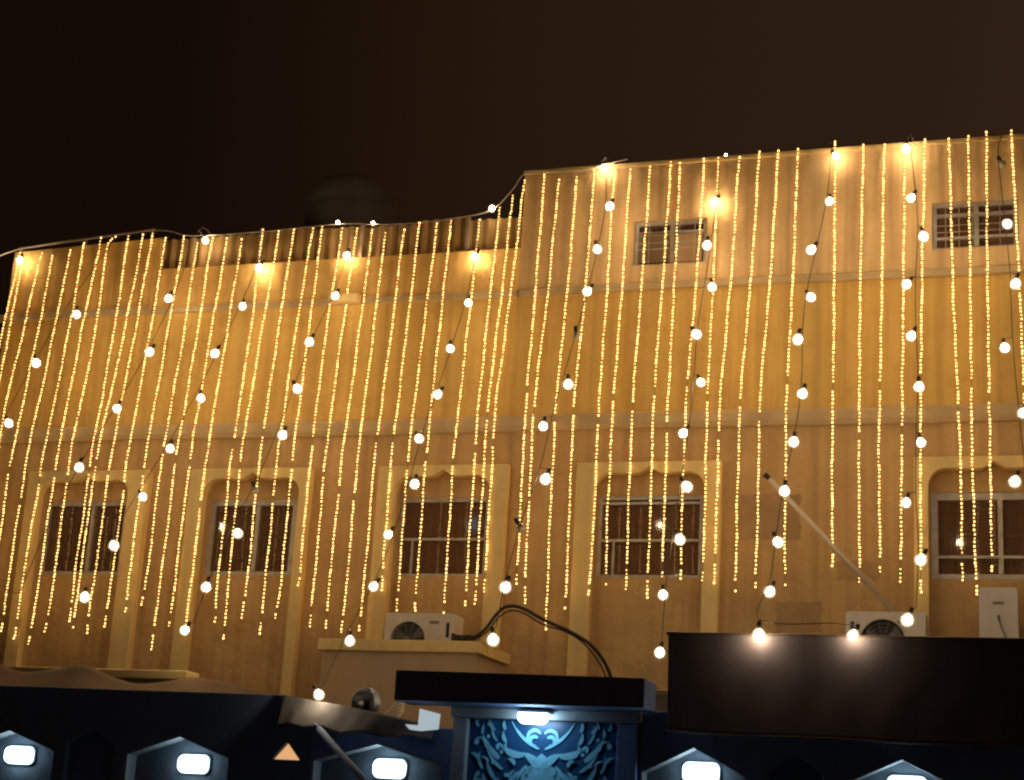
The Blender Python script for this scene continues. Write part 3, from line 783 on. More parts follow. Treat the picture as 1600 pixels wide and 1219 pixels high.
# ------------------------------------------------------------------ air conditioners and wall box
def air_conditioner(label, x0, x1, y0, y1, z0, z1, fan_cx, fan_r, dark_side):
    t = thing('air_conditioner', label, 'air conditioner', ((x0 + x1) / 2, y1, z0), 'outdoor air conditioners on the house')
    ox, oy, oz = (x0 + x1) / 2, y1, z0
    w, d, h = x1 - x0, y1 - y0, z1 - z0
    cx, cz = fan_cx - ox, h * 0.5
    body = MB().slab(rounded(-w / 2, w / 2, 0, h, 0.035), -d, 0.0, [([(cx + fan_r * math.cos(a * math.pi / 14), cz + fan_r * math.sin(a * math.pi / 14)) for a in range(28)], 0.09)])
    b = body.build('body', 'acwhite', t, bevel=0.01)
    MB().lathe([(fan_r * 0.985, -d + 0.088), (fan_r * 0.985, -d + 0.075)], 28, 'Y', (cx, 0, cz)).build('fan_recess', 'black', t)
    g = MB()
    for rr in (0.97, 0.80, 0.63, 0.46, 0.30):
        pts = [(cx + fan_r * rr * math.cos(k * math.pi / 16), -d - 0.006, cz + fan_r * rr * math.sin(k * math.pi / 16)) for k in range(33)]
        g.tube(pts, 0.003, 5)
    for k in range(12):
        a = k * math.pi / 6 + 0.2
        g.tube([(cx + fan_r * 0.2 * math.cos(a), -d - 0.004, cz + fan_r * 0.2 * math.sin(a)), (cx + fan_r * math.cos(a), -d - 0.004, cz + fan_r * math.sin(a))], 0.004, 5)
    g.build('fan_grille', 'acgrey', t)
    MB().lathe([(fan_r * 0.2, -d - 0.012), (fan_r * 0.16, -d - 0.02)], 20, 'Y', (cx, 0, cz)).build('hub_cap', 'acgrey', t)
    bl = MB()
    for k in range(3):
        a = k * 2 * math.pi / 3 + 0.5
        p = [(0.17, -0.35), (0.9, -0.15), (0.92, 0.45), (0.17, 0.3)]
        q = [(cx + fan_r * rr * math.cos(a + da), -d + 0.04 + 0.02 * (da > 0), cz + fan_r * rr * math.sin(a + da)) for rr, da in p]
        q2 = [(x, y + 0.004, z) for x, y, z in q]
        bl.add(q + q2, [(0, 1, 2, 3), (7, 6, 5, 4), (0, 4, 5, 1), (1, 5, 6, 2), (2, 6, 7, 3), (3, 7, 4, 0)])
    bl.build('fan_blades', 'acgrey', t)
    # handle slot and badge
    s = 1 if dark_side == 'right' else -1
    xs = s * (w / 2 - 0.075)
    MB().slab(rounded(xs - 0.022, xs + 0.022, h * 0.55, h * 0.83, 0.015), -d - 0.004, -d + 0.001).build('handle_slot', 'black', t)
    bx = -s * 0.0 + (w * 0.22 if cx < 0 else -w * 0.30)
    MB().slab(rounded(bx - 0.06, bx + 0.06, h * 0.80, h * 0.86, 0.012), -d - 0.003, -d + 0.001).build('badge', 'acgrey', t)
    for xx in (-w * 0.36, w * 0.36):
        MB().box((xx - 0.03, -d + 0.02, -0.04), (xx + 0.03, -0.02, -0.001)).build('foot', 'iron', t)
    return t


a1 = air_conditioner('white air conditioner standing on the porch roof under the third window', -8.17, -7.27, -0.76, -0.42, 3.76, 4.41, -7.86, 0.225, 'right')
MB().box((-8.12, -0.74, 3.681), (-7.32, -0.44, 3.719)).build('plinth', 'porch', po)
a2 = air_conditioner('white air conditioner half hidden behind the dark screen at right', -2.58, -1.70, -0.72, -0.38, 3.84, 4.50, -2.17, 0.25, 'left')
for xx in (-2.46, -1.82):
    b = MB().box((xx - 0.02, -0.70, 3.76), (xx + 0.02, -0.003, 3.799)).box((xx - 0.02, -0.04, 3.4), (xx + 0.02, -0.003, 3.76))
    o = b.build('bracket', 'iron', house)

ub = thing('wall_box', 'white rounded box with hanging wire under the rightmost window', 'wall box', (-0.93, 0, 4.2))
MB().slab(rounded(-0.21, 0.21, -0.15, 0.62, 0.05), -0.5, -0.26).build('body', 'acwhite', ub, bevel=0.02, seg=3)
MB().box((-0.14, -0.26, 0.1), (0.14, -0.003, 0.4)).build('back_mount', 'iron', ub)
MB().slab(rounded(-0.06, 0.06, 0.43, 0.46, 0.012), -0.506, -0.499).build('badge', 'acgrey', ub)
MB().tube(smooth_path([(0.0, -0.512, 0.28), (0.03, -0.53, 0.16), (0.09, -0.54, 0.02), (0.12, -0.53, -0.12)], 4), 0.008, 6).build('wire', 'acgrey', ub)
MB().lathe([(0.012, 0.24), (0.016, 0.3), (0.01, 0.31)], 10, 'Z', (0, -0.512, 0)).build('plug', 'acgrey', ub)

# thick black cable arching from the porch coping to the wall
cb = thing('black_cable', 'thick black cable arching off the porch coping to the wall', 'cable')
main = [(-7.08, -1.16, 4.035), (-6.98, -1.2, 4.04), (-6.86, -1.2, 4.06), (-6.73, -1.15, 4.17), (-6.62, -1.1, 4.35), (-6.50, -1.1, 4.45), (-6.31, -1.1, 4.44), (-6.02, -1.05, 4.30), (-5.72, -0.9, 4.18), (-5.50, -0.7, 4.02), (-5.36, -0.5, 3.75), (-5.3, -0.35, 3.3), (-5.28, -0.05, 2.9)]
MB().tube(smooth_path(main, 6), 0.021, 8).build('strand', 'black', cb, smooth=True)
main2 = [(-7.0, -1.15, 4.03), (-6.85, -1.17, 4.05), (-6.71, -1.12, 4.15), (-6.60, -1.07, 4.32), (-6.46, -1.06, 4.41), (-6.28, -1.06, 4.38), (-6.06, -1.0, 4.26), (-5.80, -0.88, 4.19), (-5.60, -0.7, 4.05), (-5.42, -0.5, 3.75), (-5.36, -0.3, 3.3), (-5.34, -0.05, 2.9)]
MB().tube(smooth_path(main2, 6), 0.010, 7).build('strand', 'black', cb, smooth=True)
coil = [(-6.98 + 0.15 * math.cos(k * 0.5), -1.17 + 0.06 * math.sin(k * 0.5), 4.03 + 0.0022 * k) for k in range(34)]
MB().tube(coil, 0.013, 7).build('coil', 'black', cb, smooth=True)

# long pole leaning across the wall
lp = thing('leaning_pole', 'long pale pole with black tip slanting down to the right air conditioner', 'pole')
MB().tube([(-3.49, -0.62, 6.065), (-2.05, -0.55, 4.515)], 0.028, 8).build('tube', 'pole', lp, smooth=True)
MB().tube([(-3.545, -0.622, 6.12), (-3.48, -0.62, 6.055)], 0.034, 10, 0.024).build('tip', 'black', lp)
MB().tube([(-3.43, -0.57, 5.98), (-3.0, -0.5, 5.52), (-2.3, -0.42, 4.86)], 0.007, 6).build('guy_wire', 'pole', lp)

nl = MB().lathe([(0.02, -0.01), (0.14, -0.006), (0.17, 0.0), (0.14, 0.006), (0.02, 0.01)], 24, 'Y').build('blue_glow', 'blue')  # added glowing disc standing in for the blue gleam in the pane
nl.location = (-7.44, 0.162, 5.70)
tag(nl, 'soft blue glow added behind the glass of the third window', 'light')

# ------------------------------------------------------------------ LED strings
ico_v, ico_f = [], []
t = (1 + 5 ** 0.5) / 2
for a, b, c in ((-1, t, 0), (1, t, 0), (-1, -t, 0), (1, -t, 0), (0, -1, t), (0, 1, t), (0, -1, -t), (0, 1, -t), (t, 0, -1), (t, 0, 1), (-t, 0, -1), (-t, 0, 1)):
    ico_v.append(Vector((a, b, c)).normalized())
ico_f = [(0, 11, 5), (0, 5, 1), (0, 1, 7), (0, 7, 10), (0, 10, 11), (1, 5, 9), (5, 11, 4), (11, 10, 2), (10, 7, 6), (7, 1, 8), (3, 9, 4), (3, 4, 2), (3, 2, 6), (3, 6, 8), (3, 8, 9), (4, 9, 5), (2, 4, 11), (6, 2, 10), (8, 6, 7), (9, 8, 1)]

ORD = ['first', 'second', 'third', 'fourth', 'fifth', 'sixth', 'seventh', 'eighth', 'ninth', 'tenth', 'eleventh', 'twelfth']
COUNT = ['zero', 'one', 'two', 'three', 'four', 'five', 'six', 'seven', 'eight', 'nine', 'ten', 'eleven', 'twelve']
WNAME = ['leftmost arched window', 'second arched window', 'third arched window', 'fourth arched window', 'rightmost arched window']


def zone(x):
    for k, (a, b) in enumerate(SURROUNDS):
        if a <= x <= b:
            return ('over', k)
    for k in range(4):
        if SURROUNDS[k][1] < x < SURROUNDS[k + 1][0]:
            return ('between', k)
    return ('end', 0 if x < -10 else 1)


zones = []
for pts in LED_STRINGS:
    best = min(pts, key=lambda p: abs(p[2] - 5.8))
    zones.append(zone(best[0]))
seen = {}
for si, pts in enumerate(LED_STRINGS):
    zn = zones[si]
    total = zones.count(zn)
    seen[zn] = seen.get(zn, 0) + 1
    k = seen[zn]
    if zn[0] == 'over':
        where = 'hanging over the ' + WNAME[zn[1]]
    elif zn[0] == 'between':
        where = ('between ' + ['leftmost and second', 'second and third', 'third and fourth', 'fourth and rightmost'][zn[1]] + ' windows')
    else:
        where = 'hanging at the ' + ('left corner of the house' if zn[1] == 0 else 'right edge of the wall')
    lab = 'golden LED string %s, %s of %s from left' % (where, ORD[k - 1], COUNT[total]) if total > 1 else 'golden LED string ' + where
    root = thing('led_string', lab, 'string lights', pts[0], 'golden LED strings hung down the house front')
    o = Vector(pts[0])
    rnd = random.Random(si * 7 + 3)
    raw = [Vector(p) for p in pts]
    # tie to the parapet edge
    path = smooth_path(raw, 10)
    for i, p in enumerate(path):
        p.x += 0.003 * math.sin(i * 0.6 + si) + rnd.uniform(-0.0015, 0.0015)
        p.y += 0.008 * math.sin(i * 0.35 + si * 2)
    hook = Vector((raw[0].x, 0.01, raw[0].z + 0.03))
    MB().tube([hook - o, (hook + raw[0]) / 2 - o + Vector((0, 0, 0.015))] + [p - o for p in path], 0.0035, 4).build('wire', 'ledwire', root)
    # cumulative length
    cum = [0.0]
    for i in range(1, len(path)):
        cum.append(cum[-1] + (path[i] - path[i - 1]).length)
    Lg = cum[-1]
    gap = Lg * rnd.uniform(0.52, 0.68)
    gap2 = Lg - rnd.uniform(0.12, 0.35)
    lb = MB()
    s = 0.0
    j = 0
    while s < Lg:
        if not (gap < s < gap + 0.09) and not (gap2 < s < gap2 + 0.08):
            while j < len(cum) - 2 and cum[j + 1] < s:
                j += 1
            u = (s - cum[j]) / max(1e-6, cum[j + 1] - cum[j])
            c = path[j].lerp(path[j + 1], u) - o
            c += Vector((rnd.uniform(-0.004, 0.004), rnd.uniform(-0.006, 0.003), 0))
            rr = LED_R * rnd.choice((0.7, 0.9, 1.0, 1.0, 1.1, 1.2))
            lb.add([c + Vector((v.x * rr, v.y * rr, v.z * rr * 1.25)) for v in ico_v], ico_f)
        s += 0.046 * rnd.uniform(0.82, 1.18)
    me = bpy.data.meshes.new('leds')
    me.from_pydata(lb.v, [], lb.f)
    me.materials.append(M['led'])
    tag(link('leds', me, root), kind='stuff')

# ------------------------------------------------------------------ cables of globe bulbs, roof to boundary wall
PROF = [(0.012, 0.062), (0.026, 0.052), (0.044, 0.034), (0.057, 0.010), (0.060, -0.010), (0.054, -0.034), (0.040, -0.052), (0.020, -0.064), (0.004, -0.067)]
G_LIT = MB().lathe([(r * 1.05, h * 1.05) for r, h in PROF], 20).mesh('globe', 'halo', True)  # outer shell whose weak emission imitates the halo around the bulb
G_CORE = MB().lathe([(r * 0.66, h * 0.68) for r, h in PROF], 16).mesh('core', 'bulb', True)
G_DEAD = MB().lathe([(r * 0.72, h * 0.75) for r, h in PROF], 20).mesh('globe_unlit', 'unlit', True)
G_SOCK = MB().lathe([(0.018, 0.040), (0.022, 0.046), (0.023, 0.090), (0.016, 0.110), (0.008, 0.117)], 12).mesh('socket', 'cable', True)


def add_bulb(root, o, P, lit, rnd, tilt=None, size=1.0):
    d = tilt or Vector((rnd.uniform(-0.75, 0.75), rnd.uniform(-0.2, 0.3), 1.0))
    d.normalize()
    b = link('bulb', G_LIT if lit else G_DEAD, root)
    b.location = P - o
    b.rotation_euler = d.to_track_quat('Z', 'Y').to_euler()
    s = size * rnd.uniform(0.88, 1.1)
    b.scale = (s, s, s)
    if lit:
        link('core', G_CORE, b)
    else:
        b["label"] = 'dead unlit bulb'
    link('socket', G_SOCK, b)
    return P + d * 0.113 * s


CNAME = ['at the left end of the house front', 'passing right of the leftmost window', 'passing between the leftmost and second windows', 'passing over the second arched window', 'passing down beside the third window to the wall end', 'passing between the third and fourth windows to the porch', 'passing over the fourth window', 'ending on the dark screen beside the leaning pole', 'ending over the right air conditioner', 'at the right edge over the small high window']
for ci, (anchor, bulbs) in enumerate(BULB_CABLES):
    lab = '%s bulb cable from left, %s' % (ORD[ci], CNAME[ci])
    o = Vector(anchor)
    root = thing('bulb_cable', lab, 'string lights', anchor, 'cables of globe bulbs from roof to boundary wall')
    rnd = random.Random(ci + 50)
    tops = [add_bulb(root, o, Vector((x, y, z)), lit, rnd) if lit >= 0 else Vector((x, y, z)) for x, y, z, lit in bulbs]
    run = [o.copy()]
    for i, p in enumerate(tops):
        a, b = tops[max(i - 1, 0)], tops[min(i + 1, len(tops) - 1)]
        c = (a + p * 2 + b) / 4 if (b - p).x < 0.6 else p.copy()
        c.z = p.z + 0.01
        run.append(c)
        if (c - p).length > 0.02:
            MB().tube([c - o, (c + p) / 2 - o + Vector((0, 0, -0.008)), p - o], 0.004, 5).build('drop_wire', 'cable', root)
    MB().tube([p - o for p in smooth_path(run, 4)], 0.005, 5).build('cable', 'cable', root)

# main cable along the roof edge
rc = thing('roof_cable', 'feed cable with a few bulbs draped along the lower roof edge', 'string lights')
rnd = random.Random(9)
rpath = [(-15.6, -2.4, 8.3), (-15.1, -1.0, 9.1), (-14.84, -0.06, 9.80), (-13.7, -0.05, 9.90), (-12.49, -0.05, 9.97), (-11.91, -0.05, 9.85), (-10.9, -0.05, 9.84), (-9.63, -0.05, 9.88), (-9.1, -0.05, 9.84), (-8.57, -0.05, 9.82), (-7.97, -0.05, 9.85), (-7.42, -0.05, 9.93), (-7.13, -0.05, 10.2), (-6.94, -0.05, 10.44), (-6.5, -0.05, 10.42), (-6.2, -0.05, 10.41), (-5.85, -0.06, 10.47), (-5.55, -0.04, 10.53)]
MB().tube(smooth_path(rpath, 5), 0.0065, 6).build('cable', 'pole', rc)
for P, sc in (((-14.66, -0.16, 9.60), 1), ((-7.38, -0.10, 9.94), 0.8), ((-9.63, -0.09, 9.89), 0.55), ((-9.1, -0.09, 9.85), 0.4), ((-4.27, 0.1, 10.55), 0.35)):
    add_bulb(rc, Vector((0, 0, 0)), Vector(P), 1, rnd, Vector((0.2, 0.1, 1)), sc)

# ------------------------------------------------------------------ boundary wall with lamp niches and small pointed openings
BY = -4.5
BT = 0.32


def gable(cx, zs, za, hw, z0=0.9):
    return [(cx - hw, z0), (cx + hw, z0), (cx + hw, zs), (cx, za), (cx - hw, zs)]


def tri(cx, z0, za, hw):
    return [(cx - hw, z0), (cx + hw, z0), (cx, za)]


def bulkhead(label, x, z, y):
    t = thing('bulkhead_lamp', label, 'lamp', (x, y, z), 'cool white bulkhead lamps in the wall niches')
    MB().slab(rounded(-0.175, 0.175, -0.095, 0.095, 0.06), -0.035, -0.001).build('base', 'white', t, bevel=0.006)
    MB().slab(rounded(-0.155, 0.155, -0.078, 0.078, 0.055), -0.085, -0.036).build('diffuser', 'cool', t, bevel=0.02, seg=3)
    return t


wl_ = thing('boundary_wall', 'slate blue boundary wall at left with lit gabled niches', 'wall')
DEP = 0.2
hl = [(gable(-10.74, 2.40, 2.59, 0.58), DEP), (gable(-8.73, 2.40, 2.595, 0.59), DEP), (gable(-9.75, 2.47, 2.625, 0.27, 1.2), 0.14), (tri(-7.53, 2.40, 2.57, 0.15), 0.06)]
MB().slab([(-16.0, 0), (-7.305, 0), (-7.305, 2.77), (-7.62, 2.77), (-7.62, 3.03), (-16.0, 3.06)], BY, BY + BT, hl + [(gable(-12.75, 2.40, 2.59, 0.58), DEP), (gable(-11.75, 2.47, 2.625, 0.27, 1.2), 0.14)]).build('wall', 'navy', wl_, bevel=0.012)
wm = thing('boundary_wall', 'lower slate blue boundary wall between the triangular opening and the gate', 'wall')
MB().slab([(-7.30, 0), (-5.78, 0), (-5.78, 2.76), (-7.30, 2.77)], BY + 0.004, BY + BT, [(gable(-6.56, 2.42, 2.60, 0.68), DEP)]).build('wall', 'navy', wm, bevel=0.012)
wr = thing('boundary_wall', 'slate blue boundary wall right of the gate under the dark screen', 'wall')
MB().slab([(-3.95, 0), (4.0, 0), (4.0, 3.0), (-3.95, 2.985)], BY, BY + BT, [(gable(-3.44, 2.44, 2.68, 0.49), DEP), (gable(-1.58, 2.42, 2.645, 0.50), DEP), (gable(-2.51, 2.48, 2.635, 0.24, 1.2), 0.14), (gable(0.3, 2.42, 2.645, 0.50), DEP)]).build('wall', 'navy', wr, bevel=0.012)

for owner, cx, zs, za, hw in ((wl_, -10.74, 2.40, 2.59, 0.58), (wl_, -8.73, 2.40, 2.595, 0.59), (wl_, -12.75, 2.40, 2.59, 0.58), (wm, -6.56, 2.42, 2.60, 0.68), (wr, -3.44, 2.44, 2.68, 0.49), (wr, -1.58, 2.42, 2.645, 0.50), (wr, 0.3, 2.42, 2.645, 0.50)):
    e = 0.004 if owner is wm else 0.0
    g = gable(cx, zs, za, hw)
    k = gable(cx, zs - 0.014, za - 0.016, hw - 0.016, 0.914)
    MB().slab(g, BY + e + DEP - 0.012, BY + e + DEP - 0.001).build('niche_back', 'nicheback', owner)
    MB().slab(g, BY + e + 0.003, BY + e + DEP - 0.013, [(k, None)]).build('niche_lining', 'greyfr', owner)

bulkhead('lit bulkhead lamp in the leftmost gabled niche', -10.68, 2.335, BY + DEP - 0.013)
bulkhead('lit bulkhead lamp in the niche left of the triangular opening', -8.62, 2.325, BY + DEP - 0.013)
bulkhead('lit bulkhead lamp in the niche behind the slanting rod', -6.48, 2.365, BY + DEP - 0.009)
bulkhead('lit bulkhead lamp in the niche just right of the gate', -3.40, 2.455, BY + DEP - 0.013)
bulkhead('bulkhead lamp in the rightmost niche, cut by the picture edge', -1.55, 2.41, BY + DEP - 0.013)

MB().slab(tri(-7.53, 2.404, 2.563, 0.14), BY + 0.045, BY + 0.058).build('glow_plate', 'warmglow', wl_)  # glowing plate added in place of the warm-lit space beyond the opening

# pale ledge and sagging brown awning behind the left wall
lg = thing('courtyard_wall', 'pale topped low wall showing behind the sagging awning', 'wall')
MB().box((-16, -2.95, 0), (-9.6, -2.75, 3.30)).build('wall', 'porch', lg)
MB().box((-16, -3.0, 3.303), (-9.57, -2.70, 3.405)).build('coping', 'trim', lg, bevel=0.015)

def cloth(top, bottom, y_fn, nx, nz, thick=0.006):
    """sheet between two (x, z) curves sampled at equal steps"""
    v, f = [], []

    def samp(c, t):
        s = t * (len(c) - 1)
        i = min(int(s), len(c) - 2)
        u = s - i
        return (c[i][0] + (c[i + 1][0] - c[i][0]) * u, c[i][1] + (c[i + 1][1] - c[i][1]) * u)
    for layer in (0, 1):
        for i in range(nx + 1):
            tx, bx = samp(top, i / nx), samp(bottom, i / nx)
            for j in range(nz + 1):
                u = j / nz
                x = tx[0] + (bx[0] - tx[0]) * u
                z = tx[1] + (bx[1] - tx[1]) * u
                v.append((x, y_fn(x, z, i / nx, u) + thick * layer, z))
    N = (nx + 1) * (nz + 1)
    for i in range(nx):
        for j in range(nz):
            a = i * (nz + 1) + j
            f.append((a, a + nz + 1, a + nz + 2, a + 1))
            f.append((N + a, N + a + 1, N + a + nz + 2, N + a + nz + 1))
    rim = [i * (nz + 1) for i in range(nx + 1)] + [nx * (nz + 1) + j for j in range(1, nz + 1)] + [i * (nz + 1) + nz for i in range(nx - 1, -1, -1)] + [j for j in range(nz - 1, 0, -1)]
    for k in range(len(rim)):
        a, b = rim[k], rim[(k + 1) % len(rim)]
        f.append((a, b, N + b, N + a))
    return MB().add(v, f)


aw_top = smooth_path([(-12.6, 0, 3.45), (-12.1, 0, 3.44), (-11.81, 0, 3.41), (-11.57, 0, 3.34), (-11.3, 0, 3.34), (-10.97, 0, 3.40), (-10.8, 0, 3.435), (-10.62, 0, 3.41), (-10.38, 0, 3.32), (-10.01, 0, 3.235), (-9.65, 0, 3.27), (-9.36, 0, 3.32), (-9.02, 0, 3.30), (-8.6, 0, 3.22), (-8.23, 0, 3.12)], 4)
aw_top = [(p.x, p.z - 0.022) for p in aw_top]
aw_bot = [(x, 2.85) for x, z in aw_top]
aw = cloth(aw_top, aw_bot, lambda x, z, s, u: -3.3 - 0.75 * u ** 1.2 + 0.05 * math.sin(x * 5.0) * u + 0.03 * math.sin(x * 11 + 1) * u, 70, 10).build('awning', 'tarp', None, smooth=True)
tag(aw, 'sagging brown cloth awning behind the left boundary wall', 'awning')

# tarpaulin thrown over the low middle wall
tb_top = [(-7.60, 3.03), (-7.3, 2.985), (-7.0, 2.95), (-6.6, 2.885), (-6.2, 2.815), (-5.95, 2.80)]
tb_bot = [(-7.60, 2.70), (-7.45, 2.725), (-7.3, 2.69), (-7.12, 2.72), (-6.95, 2.66), (-6.7, 2.69), (-6.45, 2.64), (-6.2, 2.665), (-5.95, 2.64)]
tp = cloth(tb_top, tb_bot, lambda x, z, s, u: BY - 0.045 - 0.10 * u + 0.012 * math.sin(x * 9 + u * 2) + 0.004 * math.sin(x * 31 + 3 * u), 80, 8).build('tarpaulin', 'tarp2', None, smooth=True)
tag(tp, 'creased dark tarpaulin sloping over the low wall left of the gate', 'tarpaulin')

# small dish behind the wall
dh = thing('dish_antenna', 'small grey dish above the sloping tarpaulin left of the gate', 'dish', (-7.22, -3.3, 3.07))
prof = [(0.165, -0.05), (0.17, -0.045), (0.165, -0.035), (0.13, -0.005), (0.09, 0.018), (0.04, 0.032), (0.008, 0.036), (0.008, 0.046), (0.05, 0.04), (0.10, 0.026), (0.15, -0.01), (0.165, -0.05)]
d1 = MB().lathe(prof, 28, 'Y').build('reflector', 'dish', dh, smooth=True)
MB().tube([(0, -0.02, -0.165), (0, -0.14, -0.06), (0, -0.17, -0.02)], 0.008, 6).build('feed_arm', 'iron', dh)
MB().lathe([(0.02, -0.20), (0.026, -0.17), (0.02, -0.14)], 12, 'Y', (0, 0, -0.01)).build('feed_horn', 'dish', dh)
MB().tube([(-0.22, 0.03, -0.09), (-0.08, 0.05, -0.06), (0, 0.06, -0.05)], 0.012, 7).build('mount_arm', 'iron', dh)
MB().tube([(0, 0.06, 0.02), (0, 0.06, -3.07)], 0.022, 8).build('mast', 'iron', dh)
MB().lathe([(0.02, 0.165), (0.024, 0.175), (0.012, 0.2)], 10, 'Z').build('top_clip', 'tarp', dh)

# bundle of bent pipes beside it
bp = thing('bent_pipes', 'bundle of curved tan pipes leaning behind the gate canopy corner', 'pipes', (-6.68, -4.05, 2.6))
for k in range(5):
    o_ = 0.035 * k
    MB().tube(smooth_path([(-0.10 + o_ * 0.4, 0.0, 0.20 - o_ * 0.2), (-0.04 + o_ * 0.5, -0.02, 0.27 - o_ * 0.6), (0.05 + o_ * 0.4, -0.02 - 0.01 * k, 0.36 - o_), (0.12 + o_ * 0.2, 0.0, 0.45 - o_), (0.16, 0.05, 0.5 - o_)], 4), 0.011, 6).build('pipe', 'pole', bp, smooth=True)

# white box on a bracket at the gate, brightened by added emission
wb = thing('white_box', 'small white box with added glow and a side tray hung under the gate canopy', 'box', (-6.0, -4.86, 2.7))
MB().slab([(0.0, 0.0), (0.185, 0.022), (0.195, 0.165), (0.005, 0.205)], -0.04, 0.04).build('box', 'boxglow', wb, bevel=0.006)
MB().slab([(-0.135, 0.055), (-0.085, 0.008), (-0.003, 0.002), (-0.003, 0.05)], -0.03, 0.03).build('tray', 'boxglow', wb, bevel=0.004)
MB().box((0.03, 0.041, 0.08), (0.07, 0.34, 0.11)).build('bracket', 'iron', wb)

# slanting rod in front of the wall
rod = MB().tube([(-7.16, -4.69, 2.74), (-7.11, -4.70, 2.70)], 0.018, 8).tube([(-7.11, -4.70, 2.70), (-6.40, -4.95, 2.15), (-5.9, -5.25, 1.75), (-3.9, -6.4, 0.13)], 0.033, 8)
tag(rod.build('slanting_rod', 'slab', None, smooth=True), 'grey rod slanting down across the niche left of the gate', 'rod')

# ------------------------------------------------------------------ gate
gt = thing('gate', 'dark blue ornamental gate panel in a grey frame under a flat canopy', 'gate')
GY = -4.5
MB().box((-5.775, GY - 0.06, 0), (-5.632, GY + 0.25, 2.86)).build('post', 'greyfr', gt, bevel=0.01)
MB().box((-4.155, GY - 0.06, 0), (-3.96, GY + 0.25, 2.86)).build('post', 'navy', gt, bevel=0.01)
MB().box((-5.80, GY - 0.085, 2.863), (-3.93, GY + 0.25, 2.962)).build('lintel', 'greyfr', gt, bevel=0.012)
MB().slab([(-6.23, 2.966), (-3.80, 2.966), (-3.80, 3.232), (-4.2, 3.238), (-5.3, 3.246), (-6.23, 3.252)], GY - 0.48, GY - 0.02).build('canopy', 'slab', gt, bevel=0.01)
leaf = MB().box((-5.63, GY + 0.02, 0.05), (-4.157, GY + 0.06, 2.86)).build('panel', 'panel', gt)

def ribbon(pts, widths, y, thick=0.008):
    """tapered flat scroll following pts [(x, z)]"""
    v, f = [], []
    n = len(pts)
    for i, (x, z) in enumerate(pts):
        x0, z0 = pts[max(i - 1, 0)]
        x1, z1 = pts[min(i + 1, n - 1)]
        d = Vector((x1 - x0, z1 - z0))
        d = d.normalized() if d.length > 0 else Vector((1, 0))
        nx, nz = -d.y, d.x
        w = widths[i]
        for yy in (y, y + thick):
            v += [(x + nx * w, yy, z + nz * w), (x - nx * w, yy, z - nz * w)]
    for i in range(n - 1):
        a, b = i * 4, i * 4 + 4
        f += [(a, b, b + 1, a + 1), (a + 2, a + 3, b + 3, b + 2), (a, a + 2, b + 2, b), (a + 1, b + 1, b + 3, a + 3)]
    f += [(0, 1, 3, 2), (n * 4 - 4, n * 4 - 2, n * 4 - 1, n * 4 - 3)]
    return MB().add(v, f)


def comma(x, z, ang, ln, w, curl):
    pts, wd = [], []
    n = 12
    a = math.radians(ang)
    px_, pz_ = x, z
    for i in range(n + 1):
        t_ = i / n
        pts.append((px_, pz_))
        wd.append(w * (0.25 + 1.1 * math.sin(math.pi * min(1, t_ * 0.9 + 0.12))) * (1 - 0.35 * t_))
        a += math.radians(curl) / n
        px_ += math.cos(a) * ln / n
        pz_ += math.sin(a) * ln / n
    return pts, wd


CX = -4.893
strokes = []
# central pair of volutes and the spreading cup beneath them
strokes += [(0.02, 2.74, 70, 0.32, 0.020, -250), (0.05, 2.70, 60, 0.17, 0.022, -230)]
strokes += [(0.03, 2.60, 20, 0.42, 0.020, 40), (0.45, 2.66, 40, 0.2, 0.014, 60)]
strokes += [(0.18, 2.54, -10, 0.30, 0.042, 60), (0.02, 2.42, 60, 0.25, 0.05, -40)]
strokes += [(0.14, 2.44, -35, 0.22, 0.022, -50), (0.22, 2.38, -40, 0.2, 0.026, -40)]
# leafy commas out towards the edges
for sx, sz, an, ln, w, cu in ((0.42, 2.50, 35, 0.26, 0.034, 20), (0.38, 2.40, 30, 0.26, 0.020, 30), (0.52, 2.58, 50, 0.16, 0.03, 20), (0.60, 2.72, 80, 0.10, 0.018, 30), (0.55, 2.80, 110, 0.07, 0.014, 0), (0.66, 2.62, 95, 0.08, 0.03, 20), (0.44, 2.30, 40, 0.24, 0.024, 40), (0.58, 2.40, 45, 0.18, 0.018, 60), (0.62, 2.48, 70, 0.12, 0.024, -60), (0.50, 2.22, 60, 0.2, 0.03, -60), (0.30, 2.24, 80, 0.16, 0.026, 70), (0.64, 2.26, 70, 0.14, 0.022, 60), (0.36, 2.14, 40, 0.22, 0.028, 60), (0.12, 2.2, 60, 0.2, 0.04, -80), (0.56, 2.08, 60, 0.2, 0.03, 40), (0.2, 2.02, 30, 0.25, 0.03, 80), (0.45, 1.95, 60, 0.2, 0.03, -50)):
    strokes.append((sx, sz, an, ln, w, cu))
strokes = [(dx, z, an, ln * 0.92, w * 0.68, cu) for dx, z, an, ln, w, cu in strokes]
grnd = random.Random(21)
taken = [(s_[0], s_[1]) for s_ in strokes]
tries = 0
while tries < 900 and len(strokes) < 62:
    tries += 1
    dx, z = grnd.uniform(0.08, 0.66), grnd.uniform(1.95, 2.80)
    if z > 2.45 and dx < 0.34:
        continue
    if min((dx - a) ** 2 + (z - b) ** 2 for a, b in taken) < 0.075 ** 2:
        continue
    taken.append((dx, z))
    strokes.append((dx, z, grnd.uniform(20, 110), grnd.uniform(0.06, 0.12), grnd.uniform(0.009, 0.016), grnd.choice((-1, 1)) * grnd.uniform(40, 130)))
